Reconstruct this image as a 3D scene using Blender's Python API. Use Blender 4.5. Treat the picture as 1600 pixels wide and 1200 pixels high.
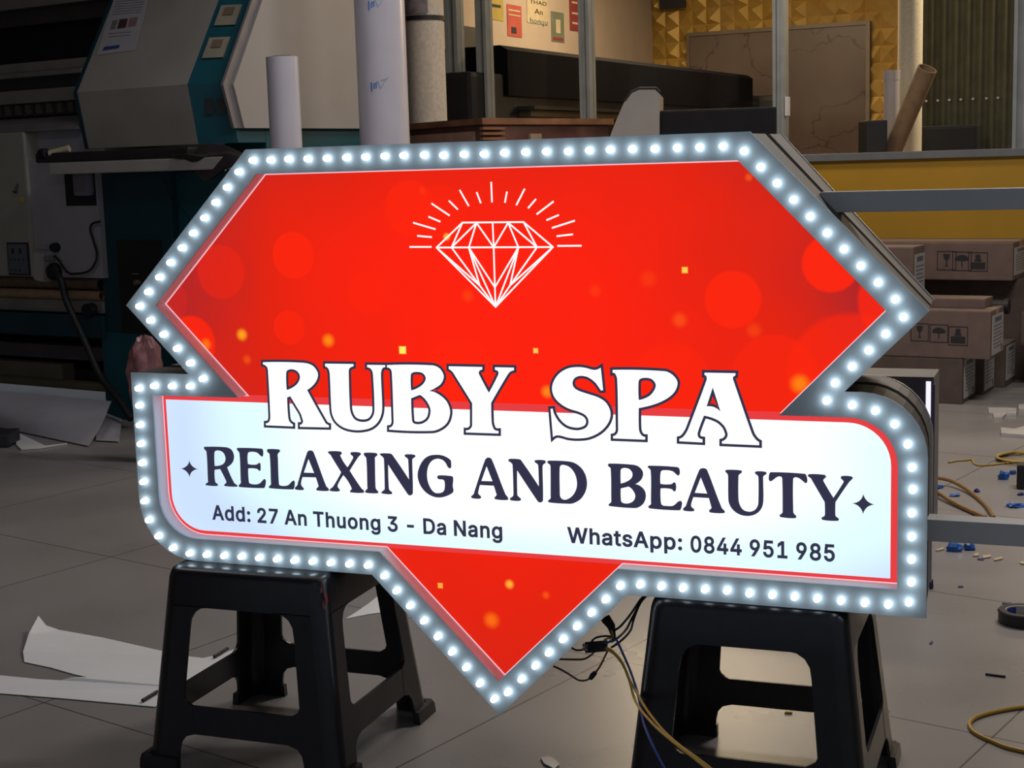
import bpy, bmesh, math, random
from mathutils import Vector, Matrix
from mathutils.geometry import tessellate_polygon, delaunay_2d_cdt

# ------------------------------------------------------------------ clear, camera, world, lights
for o in list(bpy.data.objects):
    bpy.data.objects.remove(o, do_unlink=True)
SC = bpy.context.scene
COL = SC.collection
R = math.radians
random.seed(7)

FOC = 2344.36                       # focal length in pixels of the 1600 x 1200 frame
CAM_H = 1.1393                      # height of the phone above the floor
CW = Matrix(((0.99955679, -0.02976965, 0.0),
             (-0.00433995, -0.14571962, 0.98931641),
             (-0.02945161, -0.98887793, -0.14578424)))   # camera (x right, y down, z ahead) -> world
cam_data = bpy.data.cameras.new('camera')
cam_data.sensor_width = 36.0
cam_data.lens = FOC / 1600 * 36.0
cam_data.clip_start = 0.05
cam_data.clip_end = 60
cam = bpy.data.objects.new('camera', cam_data)
COL.objects.link(cam)
rx, dn, fw = (CW @ Vector(v) for v in ((1, 0, 0), (0, 1, 0), (0, 0, 1)))
cam.matrix_world = Matrix(((rx.x, -dn.x, -fw.x, 0), (rx.y, -dn.y, -fw.y, 0), (rx.z, -dn.z, -fw.z, CAM_H), (0, 0, 0, 1)))
SC.camera = cam

world = bpy.data.worlds.new('World')
SC.world = world
world.use_nodes = True
world.node_tree.nodes['Background'].inputs[0].default_value = (0.75, 0.85, 1.0, 1)
world.node_tree.nodes['Background'].inputs[1].default_value = 0.25

vs = SC.view_settings
vs.view_transform = 'Standard'
vs.look = 'None'
vs.exposure = 0.0
vs.gamma = 1.0
vs.use_curve_mapping = False


def area_light(name, loc, size, power, color, target=None):
    d = bpy.data.lights.new(name, 'AREA')
    d.shape = 'RECTANGLE'
    d.size, d.size_y = size
    d.energy = power
    d.color = color
    o = bpy.data.objects.new(name, d)
    COL.objects.link(o)
    o.location = loc
    if target is not None:
        o.rotation_euler = (Vector(target) - Vector(loc)).to_track_quat('-Z', 'Y').to_euler()
    return o


area_light('workshop_tube_light', (2.1, 4.6, 3.05), (1.3, 0.25), 62, (1.0, 0.93, 0.89))
area_light('workshop_back_tube_light', (-0.1, 5.1, 3.05), (1.3, 0.25), 15, (0.95, 0.93, 1.0))
area_light('workshop_left_fill_light', (-2.3, 3.6, 3.05), (1.3, 0.25), 9, (0.97, 0.94, 0.95))  # added fill that brightens the printer and the left floor
area_light('workshop_front_fill_light', (0.4, -0.6, 3.05), (1.3, 0.25), 3, (0.97, 0.95, 0.97))  # added fill from behind the camera for surfaces facing it
area_light('workshop_far_fill_light', (0.9, 7.3, 3.05), (1.0, 0.25), 26, (1.0, 0.84, 0.64))  # added warm fill for the counter, pillar, yellow wall and carton tops
area_light('inner_room_warm_light', (1.6, 11.6, 3.1), (1.6, 0.4), 105, (1.0, 0.76, 0.48))
area_light('pillar_side_warm_light', (4.2, 9.6, 2.6), (0.5, 0.5), 40, (1.0, 0.74, 0.45), (2.4, 9.4, 1.6))

# ------------------------------------------------------------------ surveying helpers
C0 = Vector((0, 0, CAM_H))


def ray(px, py):
    return CW @ Vector(((px - 800) / FOC, (py - 600) / FOC, 1.0))


def floor_at(px, py, z=0.0):
    d = ray(px, py)
    return C0 + d * ((z - CAM_H) / d.z)


def at(px, py, Y):
    d = ray(px, py)
    return C0 + d * (Y / d.y)


class Frame:
    """A thing's own axes: origin o, turned by yaw about the vertical."""
    def __init__(s, o, yaw):
        s.o = Vector(o)
        s.yaw = yaw
        s.m = Matrix.Translation(s.o) @ Matrix.Rotation(R(yaw), 4, 'Z')
        s.i = s.m.inverted()
        s.x = (s.m.to_3x3() @ Vector((1, 0, 0)))
        s.y = (s.m.to_3x3() @ Vector((0, 1, 0)))

    def loc(s, p):
        return s.i @ Vector(p)

    def hy(s, px, py, ly=0.0):
        d = ray(px, py)
        return s.loc(C0 + d * (((s.o - C0).dot(s.y) + ly) / d.dot(s.y)))

    def hx(s, px, py, lx=0.0):
        d = ray(px, py)
        return s.loc(C0 + d * (((s.o - C0).dot(s.x) + lx) / d.dot(s.x)))

    def hz(s, px, py, lz=0.0):
        return s.loc(floor_at(px, py, lz))


# ------------------------------------------------------------------ materials
MATS = {}


def mat(name, color, rough=0.5, metal=0.0, spec=0.5, vary=0.12, scale=9.0, bump=0.0, emit=None, estr=0.0, alpha=1.0, trans=0.0):
    if name in MATS:
        return MATS[name]
    m = bpy.data.materials.new(name)
    m.use_nodes = True
    nt = m.node_tree
    b = nt.nodes['Principled BSDF']
    b.inputs['Roughness'].default_value = rough
    b.inputs['Metallic'].default_value = metal
    b.inputs['Specular IOR Level'].default_value = spec
    b.inputs['Base Color'].default_value = (*color, 1)
    tc = nt.nodes.new('ShaderNodeTexCoord')
    nz = nt.nodes.new('ShaderNodeTexNoise')
    nz.inputs['Scale'].default_value = scale
    nz.inputs['Detail'].default_value = 5
    nt.links.new(tc.outputs['Object'], nz.inputs['Vector'])
    if vary > 0:
        cr = nt.nodes.new('ShaderNodeValToRGB')
        cr.color_ramp.elements[0].position = 0.3
        cr.color_ramp.elements[1].position = 0.7
        cr.color_ramp.elements[0].color = (*[c * (1 - vary) for c in color], 1)
        cr.color_ramp.elements[1].color = (*[min(1, c * (1 + vary)) for c in color], 1)
        nt.links.new(nz.outputs['Fac'], cr.inputs['Fac'])
        nt.links.new(cr.outputs['Color'], b.inputs['Base Color'])
    if bump > 0:
        bp = nt.nodes.new('ShaderNodeBump')
        bp.inputs['Strength'].default_value = bump
        bp.inputs['Distance'].default_value = 0.01
        nt.links.new(nz.outputs['Fac'], bp.inputs['Height'])
        nt.links.new(bp.outputs['Normal'], b.inputs['Normal'])
    if emit:
        b.inputs['Emission Color'].default_value = (*emit, 1)
        b.inputs['Emission Strength'].default_value = estr
    MATS[name] = m
    return m


def glow(name, color, strength):
    return mat(name, (0.02, 0.02, 0.02), 0.5, vary=0, emit=color, estr=strength, spec=0.2)


class NT:
    """Small helper to wire math nodes."""
    def __init__(s, m):
        s.t = m.node_tree

    def v(s, sock, val):
        if hasattr(val, 'links') or isinstance(val, bpy.types.NodeSocket):
            s.t.links.new(val, sock)
        else:
            sock.default_value = val

    def math(s, op, a, b=0.0, c=0.0, clamp=False):
        n = s.t.nodes.new('ShaderNodeMath')
        n.operation = op
        n.use_clamp = clamp
        s.v(n.inputs[0], a)
        s.v(n.inputs[1], b)
        s.v(n.inputs[2], c)
        return n.outputs[0]

    def mix(s, f, a, b):
        n = s.t.nodes.new('ShaderNodeMix')
        n.data_type = 'RGBA'
        s.v(n.inputs['Factor'], f)
        for sock, val in ((n.inputs['A'], a), (n.inputs['B'], b)):
            pass
        A = [i for i in n.inputs if i.name == 'A' and i.type == 'RGBA'][0]
        B = [i for i in n.inputs if i.name == 'B' and i.type == 'RGBA'][0]
        s.v(A, a if not isinstance(a, tuple) else (*a, 1))
        s.v(B, b if not isinstance(b, tuple) else (*b, 1))
        return [o for o in n.outputs if o.type == 'RGBA'][0]

    def smooth(s, x, lo, hi):
        n = s.t.nodes.new('ShaderNodeMapRange')
        n.interpolation_type = 'SMOOTHSTEP'
        s.v(n.inputs['Value'], x)
        n.inputs['From Min'].default_value = lo
        n.inputs['From Max'].default_value = hi
        return n.outputs['Result']

    def noise(s, vec, scale, detail=4.0):
        n = s.t.nodes.new('ShaderNodeTexNoise')
        n.inputs['Scale'].default_value = scale
        n.inputs['Detail'].default_value = detail
        if vec is not None:
            s.t.links.new(vec, n.inputs['Vector'])
        return n.outputs['Fac']

    def coords(s):
        tc = s.t.nodes.new('ShaderNodeTexCoord')
        sp = s.t.nodes.new('ShaderNodeSeparateXYZ')
        s.t.links.new(tc.outputs['Object'], sp.inputs[0])
        return tc.outputs['Object'], sp.outputs[0], sp.outputs[1], sp.outputs[2]


def tile_floor_material():
    m = mat('polished_floor_tile', (0.2, 0.18, 0.165), 0.22, vary=0, spec=0.5)
    t = NT(m)
    b = m.node_tree.nodes['Principled BSDF']
    vec, x, y, z = t.coords()
    c, s_ = math.cos(R(53.2)), math.sin(R(53.2))
    u = t.math('ADD', t.math('MULTIPLY', x, c), t.math('MULTIPLY', y, s_))
    v = t.math('SUBTRACT', t.math('MULTIPLY', y, c), t.math('MULTIPLY', x, s_))
    S = 0.893

    def cell(w, off):
        f = t.math('FRACT', t.math('DIVIDE', t.math('SUBTRACT', w, off), S))
        return t.math('MINIMUM', f, t.math('SUBTRACT', 1.0, f))
    d = t.math('MINIMUM', cell(u, 1.90), cell(v, 1.834))
    g = t.math('SUBTRACT', 1.0, t.smooth(d, 0.0014, 0.0030))
    n1 = t.smooth(t.noise(vec, 1.6, 6), 0.3, 0.7)
    base = t.mix(n1, (0.245, 0.228, 0.215), (0.29, 0.272, 0.26))
    base = t.mix(t.math('MULTIPLY', g, 0.92), base, (0.06, 0.05, 0.045))
    m.node_tree.links.new(base, b.inputs['Base Color'])
    m.node_tree.links.new(t.math('ADD', 0.26, t.math('MULTIPLY', n1, 0.05)), b.inputs['Roughness'])
    return m


M_BLACKPL = mat('black_stool_plastic', (0.010, 0.0105, 0.014), 0.30, spec=0.45, vary=0.25, scale=40, bump=0.03)
M_DARK = mat('dark_metal', (0.018, 0.018, 0.022), 0.5, vary=0.2)
M_BLACK = mat('black_rubber', (0.008, 0.008, 0.009), 0.55, vary=0.2)
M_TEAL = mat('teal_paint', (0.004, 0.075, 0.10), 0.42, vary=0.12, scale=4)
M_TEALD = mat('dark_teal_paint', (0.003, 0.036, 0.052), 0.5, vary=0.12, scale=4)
M_PGREY = mat('printer_warm_grey', (0.36, 0.33, 0.285), 0.5, vary=0.07, scale=5)
M_PWHITE = mat('printer_off_white', (0.37, 0.345, 0.335), 0.5, vary=0.05, scale=3)
M_STEEL = mat('brushed_steel', (0.33, 0.33, 0.34), 0.38, metal=0.7, vary=0.15)
M_ALU = mat('grey_aluminium', (0.27, 0.29, 0.295), 0.5, metal=0.1, vary=0.12)
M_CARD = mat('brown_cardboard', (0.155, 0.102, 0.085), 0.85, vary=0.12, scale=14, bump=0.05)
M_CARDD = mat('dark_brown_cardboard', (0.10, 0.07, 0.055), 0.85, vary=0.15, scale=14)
M_TAN = mat('tan_paper_tape', (0.34, 0.24, 0.15), 0.6, vary=0.12)
M_PAPER = mat('white_paper', (0.62, 0.62, 0.62), 0.7, vary=0.05, scale=5)
M_INK = mat('black_ink', (0.02, 0.018, 0.02), 0.7, vary=0.1)
M_BLUEINK = mat('blue_ink', (0.03, 0.05, 0.24), 0.7, vary=0.1)
M_KRAFT = mat('kraft_tube_board', (0.30, 0.205, 0.12), 0.75, vary=0.18, scale=22)
M_WOOD = mat('red_brown_wood', (0.20, 0.085, 0.04), 0.45, vary=0.35, scale=7)
M_BEIGE = mat('beige_wall_paint', (0.42, 0.33, 0.25), 0.85, vary=0.06, scale=3, bump=0.05)
M_YELLOW = mat('yellow_wall_panel', (0.44, 0.24, 0.010), 0.6, vary=0.10, scale=2)
M_FILM = mat('white_film', (0.60, 0.57, 0.62), 0.28, vary=0.03)

# ------------------------------------------------------------------ mesh building


class MB:
    def __init__(s):
        s.v, s.f, s.sm = [], [], False

    def add(s, vs, fs):
        b = len(s.v)
        s.v += [tuple(v) for v in vs]
        s.f += [tuple(b + i for i in f) for f in fs]
        return s

    def box(s, x0, x1, y0, y1, z0, z1):
        x0, x1 = min(x0, x1), max(x0, x1)
        y0, y1 = min(y0, y1), max(y0, y1)
        z0, z1 = min(z0, z1), max(z0, z1)
        return s.add([(x0, y0, z0), (x1, y0, z0), (x1, y1, z0), (x0, y1, z0), (x0, y0, z1), (x1, y0, z1), (x1, y1, z1), (x0, y1, z1)],
                     [(0, 3, 2, 1), (4, 5, 6, 7), (0, 1, 5, 4), (1, 2, 6, 5), (2, 3, 7, 6), (3, 0, 4, 7)])

    def rbox(s, x0, x1, y0, y1, z0, z1, r=0.01):
        """box with chamfered edges"""
        bm = bmesh.new()
        bmesh.ops.create_cube(bm, size=1.0)
        for v in bm.verts:
            v.co = Vector(((x0 + x1) / 2 + v.co.x * abs(x1 - x0), (y0 + y1) / 2 + v.co.y * abs(y1 - y0), (z0 + z1) / 2 + v.co.z * abs(z1 - z0)))
        bmesh.ops.bevel(bm, geom=list(bm.edges), offset=r, segments=2, affect='EDGES', profile=0.7)
        bm.verts.index_update()
        s.add([v.co for v in bm.verts], [[v.index for v in f.verts] for f in bm.faces])
        bm.free()
        return s

    def flat(s, loops, fn, holes=None):
        """fill a 2-D polygon with holes, mapped to space by fn(u, v)"""
        pts = [Vector((p[0], p[1])) for l in loops for p in l]
        eds, b = [], 0
        for l in loops:
            eds += [(b + i, b + (i + 1) % len(l)) for i in range(len(l))]
            b += len(l)
        V, _e, tri = delaunay_2d_cdt(pts, eds, [], 0, 1e-7)[:3]

        def inside(c):
            k = False
            for l in loops:
                for i in range(len(l)):
                    (x0, y0), (x1, y1) = l[i - 1][:2], l[i][:2]
                    if (y0 > c.y) != (y1 > c.y) and c.x < (x1 - x0) * (c.y - y0) / (y1 - y0) + x0:
                        k = not k
            return k
        if holes is not None:
            def wind(l, c):
                w = 0
                for i in range(len(l)):
                    (x0, y0), (x1, y1) = l[i - 1][:2], l[i][:2]
                    if (y0 > c.y) != (y1 > c.y) and c.x < (x1 - x0) * (c.y - y0) / (y1 - y0) + x0:
                        w += 1 if y1 > y0 else -1
                return w
            keep = []
            for t in tri:
                c = (V[t[0]] + V[t[1]] + V[t[2]]) / 3
                if any(wind(l, c) for i, l in enumerate(loops) if i not in holes) and not any(wind(l, c) for i, l in enumerate(loops) if i in holes):
                    keep.append(t)
            return s.add([fn(v.x, v.y) for v in V], keep)
        keep = [t for t in tri if inside((V[t[0]] + V[t[1]] + V[t[2]]) / 3)]
        return s.add([fn(v.x, v.y) for v in V], keep)

    def slab(s, loops, fn, d0, d1):
        """the same, with thickness: fn(u, v, depth)"""
        s.flat(loops, lambda u, v: fn(u, v, d0))
        s.flat(loops, lambda u, v: fn(u, v, d1))
        for l in loops:
            s.wall(l, lambda u, v: fn(u, v, d0), l, lambda u, v: fn(u, v, d1))
        return s

    def wall(s, l0, f0, l1, f1):
        n = len(l0)
        return s.add([f0(*p) for p in l0] + [f1(*p) for p in l1], [(i, (i + 1) % n, n + (i + 1) % n, n + i) for i in range(n)])

    def extr(s, prof, x0, x1):
        """(y, z) profile pushed along x"""
        return s.slab([prof], lambda u, v, d: (d, u, v), x0, x1)

    def tube(s, path, r, n=8, cap=True):
        path = [Vector(p) for p in path]
        rr = r if isinstance(r, (list, tuple)) else [r] * len(path)
        rings = []
        prev = None
        for i, p in enumerate(path):
            t = (path[min(i + 1, len(path) - 1)] - path[max(i - 1, 0)]).normalized()
            if prev is None:
                a = Vector((0, 0, 1)) if abs(t.z) < 0.9 else Vector((1, 0, 0))
                u = t.cross(a).normalized()
            else:
                u = (prev - t * prev.dot(t)).normalized()
            prev = u
            w = t.cross(u)
            rings.append([p + (u * math.cos(2 * math.pi * k / n) + w * math.sin(2 * math.pi * k / n)) * rr[i] for k in range(n)])
        vs_ = [v for g in rings for v in g]
        fs = [(i * n + k, i * n + (k + 1) % n, (i + 1) * n + (k + 1) % n, (i + 1) * n + k) for i in range(len(path) - 1) for k in range(n)]
        if cap:
            fs += [tuple(range(n))[::-1], tuple((len(path) - 1) * n + k for k in range(n))]
        return s.add(vs_, fs)

    def lathe(s, prof, n=32, axis=None, x=0, y=0):
        """(r, z) profile about a vertical through x, y"""
        vs_ = [(x + r * math.cos(2 * math.pi * k / n), y + r * math.sin(2 * math.pi * k / n), z) for r, z in prof for k in range(n)]
        fs = [(i * n + k, i * n + (k + 1) % n, (i + 1) * n + (k + 1) % n, (i + 1) * n + k) for i in range(len(prof) - 1) for k in range(n)]
        return s.add(vs_, fs)

    def build(s, name, material, parent=None, smooth=False, frame=None):
        me = bpy.data.meshes.new(name)
        vs_ = s.v
        if frame is not None:
            vs_ = [frame.i @ Vector(v) for v in vs_]
        me.from_pydata(vs_, [], s.f)
        bm = bmesh.new()
        bm.from_mesh(me)
        bmesh.ops.remove_doubles(bm, verts=bm.verts, dist=1e-6)
        bmesh.ops.recalc_face_normals(bm, faces=bm.faces)
        bm.to_mesh(me)
        bm.free()
        if smooth:
            for p in me.polygons:
                p.use_smooth = True
            try:
                me.set_sharp_from_angle(angle=R(38))
            except Exception:
                pass
        me.materials.append(material)
        o = bpy.data.objects.new(name, me)
        COL.objects.link(o)
        if parent is not None:
            o.parent = parent
        return o


def tag(o, label=None, cat=None, group=None, kind=None):
    for k, v in (('label', label), ('category', cat), ('group', group), ('kind', kind)):
        if v:
            o[k] = v
    return o


def thing(name, fr, label, cat, group=None):
    o = bpy.data.objects.new(name, None)
    COL.objects.link(o)
    o.empty_display_size = 0.1
    o.location = fr.o
    o.rotation_euler = (0, 0, R(fr.yaw))
    return tag(o, label, cat, group)


def place(o, fr):
    o.location = fr.o
    o.rotation_euler = (0, 0, R(fr.yaw))
    return o


def copy_tree(o, parent=None):
    c = o.copy()
    COL.objects.link(c)
    if parent is not None:
        c.parent = parent
    for ch in list(o.children):
        copy_tree(ch, c)
    return c


def arc(cx, cy, r, a0, a1, n=8):
    return [(cx + r * math.cos(R(a0 + (a1 - a0) * i / n)), cy + r * math.sin(R(a0 + (a1 - a0) * i / n))) for i in range(n + 1)]


def curve_pts(pts, step=8):
    """smooth open path through points (Catmull-Rom)"""
    P = [Vector(p) for p in pts]
    out = []
    for i in range(len(P) - 1):
        p0, p1, p2, p3 = P[max(i - 1, 0)], P[i], P[i + 1], P[min(i + 2, len(P) - 1)]
        for k in range(step):
            t = k / step
            out.append(0.5 * ((2 * p1) + (p2 - p0) * t + (2 * p0 - 5 * p1 + 4 * p2 - p3) * t * t + (3 * p1 - p0 - 3 * p2 + p3) * t ** 3))
    out.append(P[-1])
    return out


# ------------------------------------------------------------------ setting
YAW = -25.0
fl = MB().add([(-7, -2, 0), (8, -2, 0), (8, 19, 0), (-7, 19, 0)], [(0, 1, 2, 3)]).build('floor', tile_floor_material())
tag(fl, kind='structure')
cl = MB().box(-7, 8, -2, 19, 3.2, 3.3).build('ceiling', mat('ceiling_paint', (0.35, 0.34, 0.33), 0.9))
tag(cl, kind='structure')
tag(MB().box(-7.1, -7, -2, 19, 0, 3.2).build('wall_left', M_BEIGE), kind='structure')
tag(MB().box(8, 8.1, -2, 19, 0, 3.2).build('wall_right', M_BEIGE), kind='structure')

# glazed partition across the back of the workshop: yellow wall below, aluminium posts and glass above
PA = Frame(at(1400, 240, 8.1) * 1.0 - Vector((0, 0, at(1400, 240, 8.1).z)), YAW)
pxs = lambda px, py=120, ly=0: PA.hy(px, py, ly)
z_sill_b = 0.5 * (PA.hy(1350, 250, 0).z + PA.hy(1560, 245, 0).z)
z_sill_t = 0.5 * (PA.hy(1350, 240, 0).z + PA.hy(1560, 231, 0).z)
XL, XR = pxs(690).x - 0.05, 6.5
wb = MB().box(XL, XR, 0, 0.12, 0, z_sill_b).build('wall_back', M_YELLOW)
place(wb, PA)
tag(wb, kind='structure')
win = thing('window_1', PA, None, None)
tag(win, kind='structure')
MB().rbox(XL, XR, -0.03, 0.14, z_sill_b, z_sill_t, 0.004).build('sill', mat('dull_sill_metal', (0.15, 0.16, 0.17), 0.5, vary=.1), win)
for a, b in ((697, 716), (745, 761), (905, 921), (1207, 1225), (1583, 1605)):
    x0, x1 = pxs(a).x, pxs(b).x
    mb = MB().box(x0, x1, 0.02, 0.1, z_sill_t, 3.2)
    w = x1 - x0
    mb.box(x0, x0 + w * .28, 0.0, 0.02, z_sill_t, 3.2).box(x1 - w * .28, x1, 0.0, 0.02, z_sill_t, 3.2)
    mb.build('mullion', M_ALU, win)
tagp = MB().rbox(pxs(1226).x, pxs(1231).x, 0.0, 0.05, pxs(1228, 181).z, pxs(1228, 151).z, .003).build('catch', M_PAPER, win)
gm = bpy.data.materials.new('partition_glass')
gm.use_nodes = True
gn = gm.node_tree
gn.nodes.clear()
go = gn.nodes.new('ShaderNodeOutputMaterial')
gx = gn.nodes.new('ShaderNodeMixShader')
gt = gn.nodes.new('ShaderNodeBsdfTransparent')
gg = gn.nodes.new('ShaderNodeBsdfGlossy')
gf = gn.nodes.new('ShaderNodeFresnel')
gt.inputs[0].default_value = (0.94, 0.95, 0.95, 1)
gg.inputs['Roughness'].default_value = 0.02
gf.inputs['IOR'].default_value = 1.2
gn.links.new(gf.outputs[0], gx.inputs[0])
gn.links.new(gt.outputs[0], gx.inputs[1])
gn.links.new(gg.outputs[0], gx.inputs[2])
gn.links.new(gx.outputs[0], go.inputs[0])
for a, b in ((716, 745), (761, 905), (921, 1207), (1225, 1583)):
    MB().box(pxs(a).x, pxs(b).x, 0.055, 0.061, z_sill_t, 3.2).build('pane', gm, win)
MB().box(pxs(1605).x, XR, 0.055, 0.061, z_sill_t, 3.2).build('pane', gm, win)

# room behind the glass: beige wall with posters on the left, gold relief wall on the right
YAW2 = -27.0
CF = Frame((0.0981 * 14.6, 14.6, 0), YAW2)            # the inner corner
wl = MB().box(-0.1, 0, -6.2, 0, 0, 3.2).build('wall_rear_left', M_BEIGE)
place(wl, CF)
tag(wl, kind='structure')
M_GOLD = mat('gold_relief_panel', (0.47, 0.30, 0.07), 0.45, metal=0.3, vary=0.10, scale=6)
mb = MB().box(0, 7, 0.0, 0.1, 0, 3.2)
tw = CF.hy(1052, 60).x - CF.hy(1031, 60).x
th_ = CF.hy(1040, 34).z - CF.hy(1040, 59).z
nz0 = int(0.9 / th_)
for i in range(0, int(4.2 / tw)):
    for j in range(nz0, int(3.2 / th_)):
        x0, z0 = i * tw, j * th_
        ax = 0.5 + 0.22 * math.sin(i * 2.1 + j)
        az = 0.5 + 0.22 * math.cos(i * 1.3 - j * 1.7)
        mb.add([(x0, 0, z0), (x0 + tw, 0, z0), (x0 + tw, 0, z0 + th_), (x0, 0, z0 + th_), (x0 + tw * ax, -0.055, z0 + th_ * az)],
               [(0, 1, 4), (1, 2, 4), (2, 3, 4), (3, 0, 4)])
wr = mb.build('wall_rear_right', M_GOLD)
place(wr, CF)
tag(wr, kind='structure')

# marble slab with a thin metal frame on the gold wall
MAR = mat('brown_marble', (0.20, 0.15, 0.125), 0.35, vary=0)
tN = NT(MAR)
vec, _x, _y, _z = tN.coords()
base = tN.mix(tN.smooth(tN.noise(vec, 1.2, 6), 0.3, 0.7), (0.085, 0.058, 0.05), (0.135, 0.10, 0.082))
nn = tN.noise(vec, 1.5, 8)
vein = tN.math('SUBTRACT', 1.0, tN.smooth(tN.math('ABSOLUTE', tN.math('SUBTRACT', nn, 0.5)), 0.0, 0.008))
base = tN.mix(tN.math('MULTIPLY', vein, 0.7), base, (0.03, 0.022, 0.02))
MAR.node_tree.links.new(base, MAR.node_tree.nodes['Principled BSDF'].inputs['Base Color'])
tl, tr = CF.hy(1078, 60, -0.06), CF.hy(1354, 36, -0.06)
zt = 0.5 * (tl.z + tr.z)
mp = thing('marble_panel', CF, 'brown veined marble slab in thin metal frame on the gold wall', 'wall panel')
MB().box(tl.x, tr.x, -0.07, -0.056, 0.5, zt).build('slab', MAR, mp)
MB().box(tl.x - .025, tl.x, -0.085, -0.056, .5, zt + .035).box(tr.x, tr.x + .035, -0.085, -0.056, .5, zt + .035).box(tl.x, tr.x, -0.085, -0.056, zt, zt + .035).build('frame', mat('bronze_trim', (0.16, 0.125, 0.095), 0.5, metal=0.2), mp)
# dark vent opening at the top left of the gold wall
a, b = CF.hy(1032, -12, -.06), CF.hy(1072, 12, -.06)
tag(place(MB().box(a.x, b.x, -0.09, -0.057, b.z, a.z).build('speaker_box', M_DARK), CF), 'small dark box fixed high in the corner of the gold wall', 'box')

# posters on the beige wall
def poster(px0, py0, px1, py1, m, label, marks=()):
    p, q = CF.hx(px0, py0, 0.004), CF.hx(px1, py1, 0.004)
    t = thing('poster', CF, label, 'poster', None)
    y0, y1, z1, z0 = p.y, q.y, p.z, q.z
    MB().box(0.0015, 0.004, y0, y1, z0, z1).build('sheet', m, t)
    for (u0, v0, u1, v1, mm, nm) in marks:
        MB().box(0.004, 0.0055, y0 + (y1 - y0) * u0, y0 + (y1 - y0) * u1, z1 + (z0 - z1) * v0, z1 + (z0 - z1) * v1).build(nm, mm, t)
    return t, p, q


M_PRED = mat('faded_red_print', (0.40, 0.07, 0.045), 0.7)
M_PDRED = mat('dark_red_print', (0.22, 0.03, 0.03), 0.7)
M_PYEL = mat('olive_yellow_print', (0.36, 0.27, 0.05), 0.7)
M_PCRM = mat('cream_paper', (0.50, 0.40, 0.25), 0.7)
M_PGRN = mat('grey_green_print', (0.13, 0.15, 0.10), 0.7)
poster(758, -30, 787, 33, M_PYEL, 'olive yellow poster at the left end of the beige wall', ((.1, .58, .85, .66, M_INK, 'print'),))
poster(792, 6, 816, 59, M_PRED, 'faded red poster between yellow poster and cream notice', ((.1, .15, .9, .2, M_PCRM, 'print'), (.1, .3, .9, .34, M_PCRM, 'print'), (.25, .7, .6, .9, M_INK, 'print')))
tp, pp, pq = poster(822, -40, 856, 40, M_PCRM, 'cream notice with dark lettering on the beige wall')
poster(861, 17, 882, 67, M_PGRN, 'small grey green poster right of the cream notice', ((.35, .25, .7, .7, M_PCRM, 'print'), (.1, .85, .9, .95, M_PDRED, 'print')))
poster(889, -30, 908, 50, M_PDRED, 'dark red poster partly behind the aluminium post', ((.2, .4, .8, .44, M_PCRM, 'print'), (.2, .62, .8, .66, M_PCRM, 'print'), (.2, .82, .7, .86, M_PCRM, 'print')))


def text_mesh(body, bold=0.0):
    cu = bpy.data.curves.new('t', 'FONT')
    cu.body = body
    cu.offset = bold
    cu.resolution_u = 4
    ob = bpy.data.objects.new('t', cu)
    COL.objects.link(ob)
    dg = bpy.context.evaluated_depsgraph_get()
    dg.update()
    me = bpy.data.meshes.new_from_object(ob.evaluated_get(dg))
    V = [(v.co.x, v.co.y) for v in me.vertices]
    Fc = [tuple(p.vertices) for p in me.polygons]
    bpy.data.objects.remove(ob)
    bpy.data.curves.remove(cu)
    bpy.data.meshes.remove(me)
    return V, Fc


def text_on(body, u0, u1, v0, v1, fn, bold=0.0, ref=None):
    """text stretched between u0..u1, its capitals standing from v0 to v1"""
    V, Fc = text_mesh(body, bold)
    xs = [v[0] for v in V]
    cap = max(v[1] for v in text_mesh(ref or 'A', bold)[0])
    x0, x1 = min(xs), max(xs)
    return MB().add([fn(u0 + (x - x0) / (x1 - x0) * (u1 - u0), v0 + y / cap * (v1 - v0)) for x, y in V], Fc)


ylen = pq.y - pp.y
for body, v0, v1, m, k in (('THAO', 7, 1, M_INK, .82), ('An', 22, 14, M_INK, .4), ('honqu', 37, 29, mat('teal_ink', (0.05, 0.14, 0.15), 0.7), .85)):
    zz0, zz1 = CF.hx(840, v0, 0.004).z, CF.hx(840, v1, 0.004).z
    yc = pp.y + ylen * .55
    text_on(body, yc - abs(ylen) * k / 2 * (1 if ylen > 0 else -1), yc + abs(ylen) * k / 2 * (1 if ylen > 0 else -1), zz0, zz1, lambda u, v: (0.0062, u, v)).build('print', m, tp)

# ------------------------------------------------------------------ things behind the glass
BM = Frame((0.0034 * 9.35, 9.35, 0), 63.0)              # wide black printer, seen along its length
q = lambda px, py, ly=0: BM.hy(px, py, ly)
pr2 = thing('wide_printer', BM, 'long black wide format printer behind the glass partition', 'printer')
L2 = q(1176, 113).x
zt2 = 0.5 * (q(809, 78).z + q(1170, 112).z)
zm2 = q(809, 150).z
MB().extr([(0.0, zm2), (0.0, zt2 - .03), (0.05, zt2), (0.5, zt2), (0.5, zm2)], 0.0, L2).build('hood', mat('charcoal_plastic', (0.0055, 0.0052, 0.007), 0.8, vary=0.15, spec=.06), pr2)
MB().rbox(-0.42, L2 + 0.75, 0.03, 0.7, 0.35, q(809, 116).z, .03).build('body', mat('black_plastic', (0.012, 0.012, 0.016), 0.5, vary=0.15), pr2)
MB().box(0.15, L2 + .5, -0.10, 0.02, q(809, 166).z - .02, q(809, 166).z).build('front_rail', M_DARK, pr2)
MB().box(0.2, L2 + .4, -0.05, 0.03, q(809, 182).z, q(809, 172).z).build('media_guide', mat('dim_brass', (0.10, 0.08, 0.05), 0.5), pr2)
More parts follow.
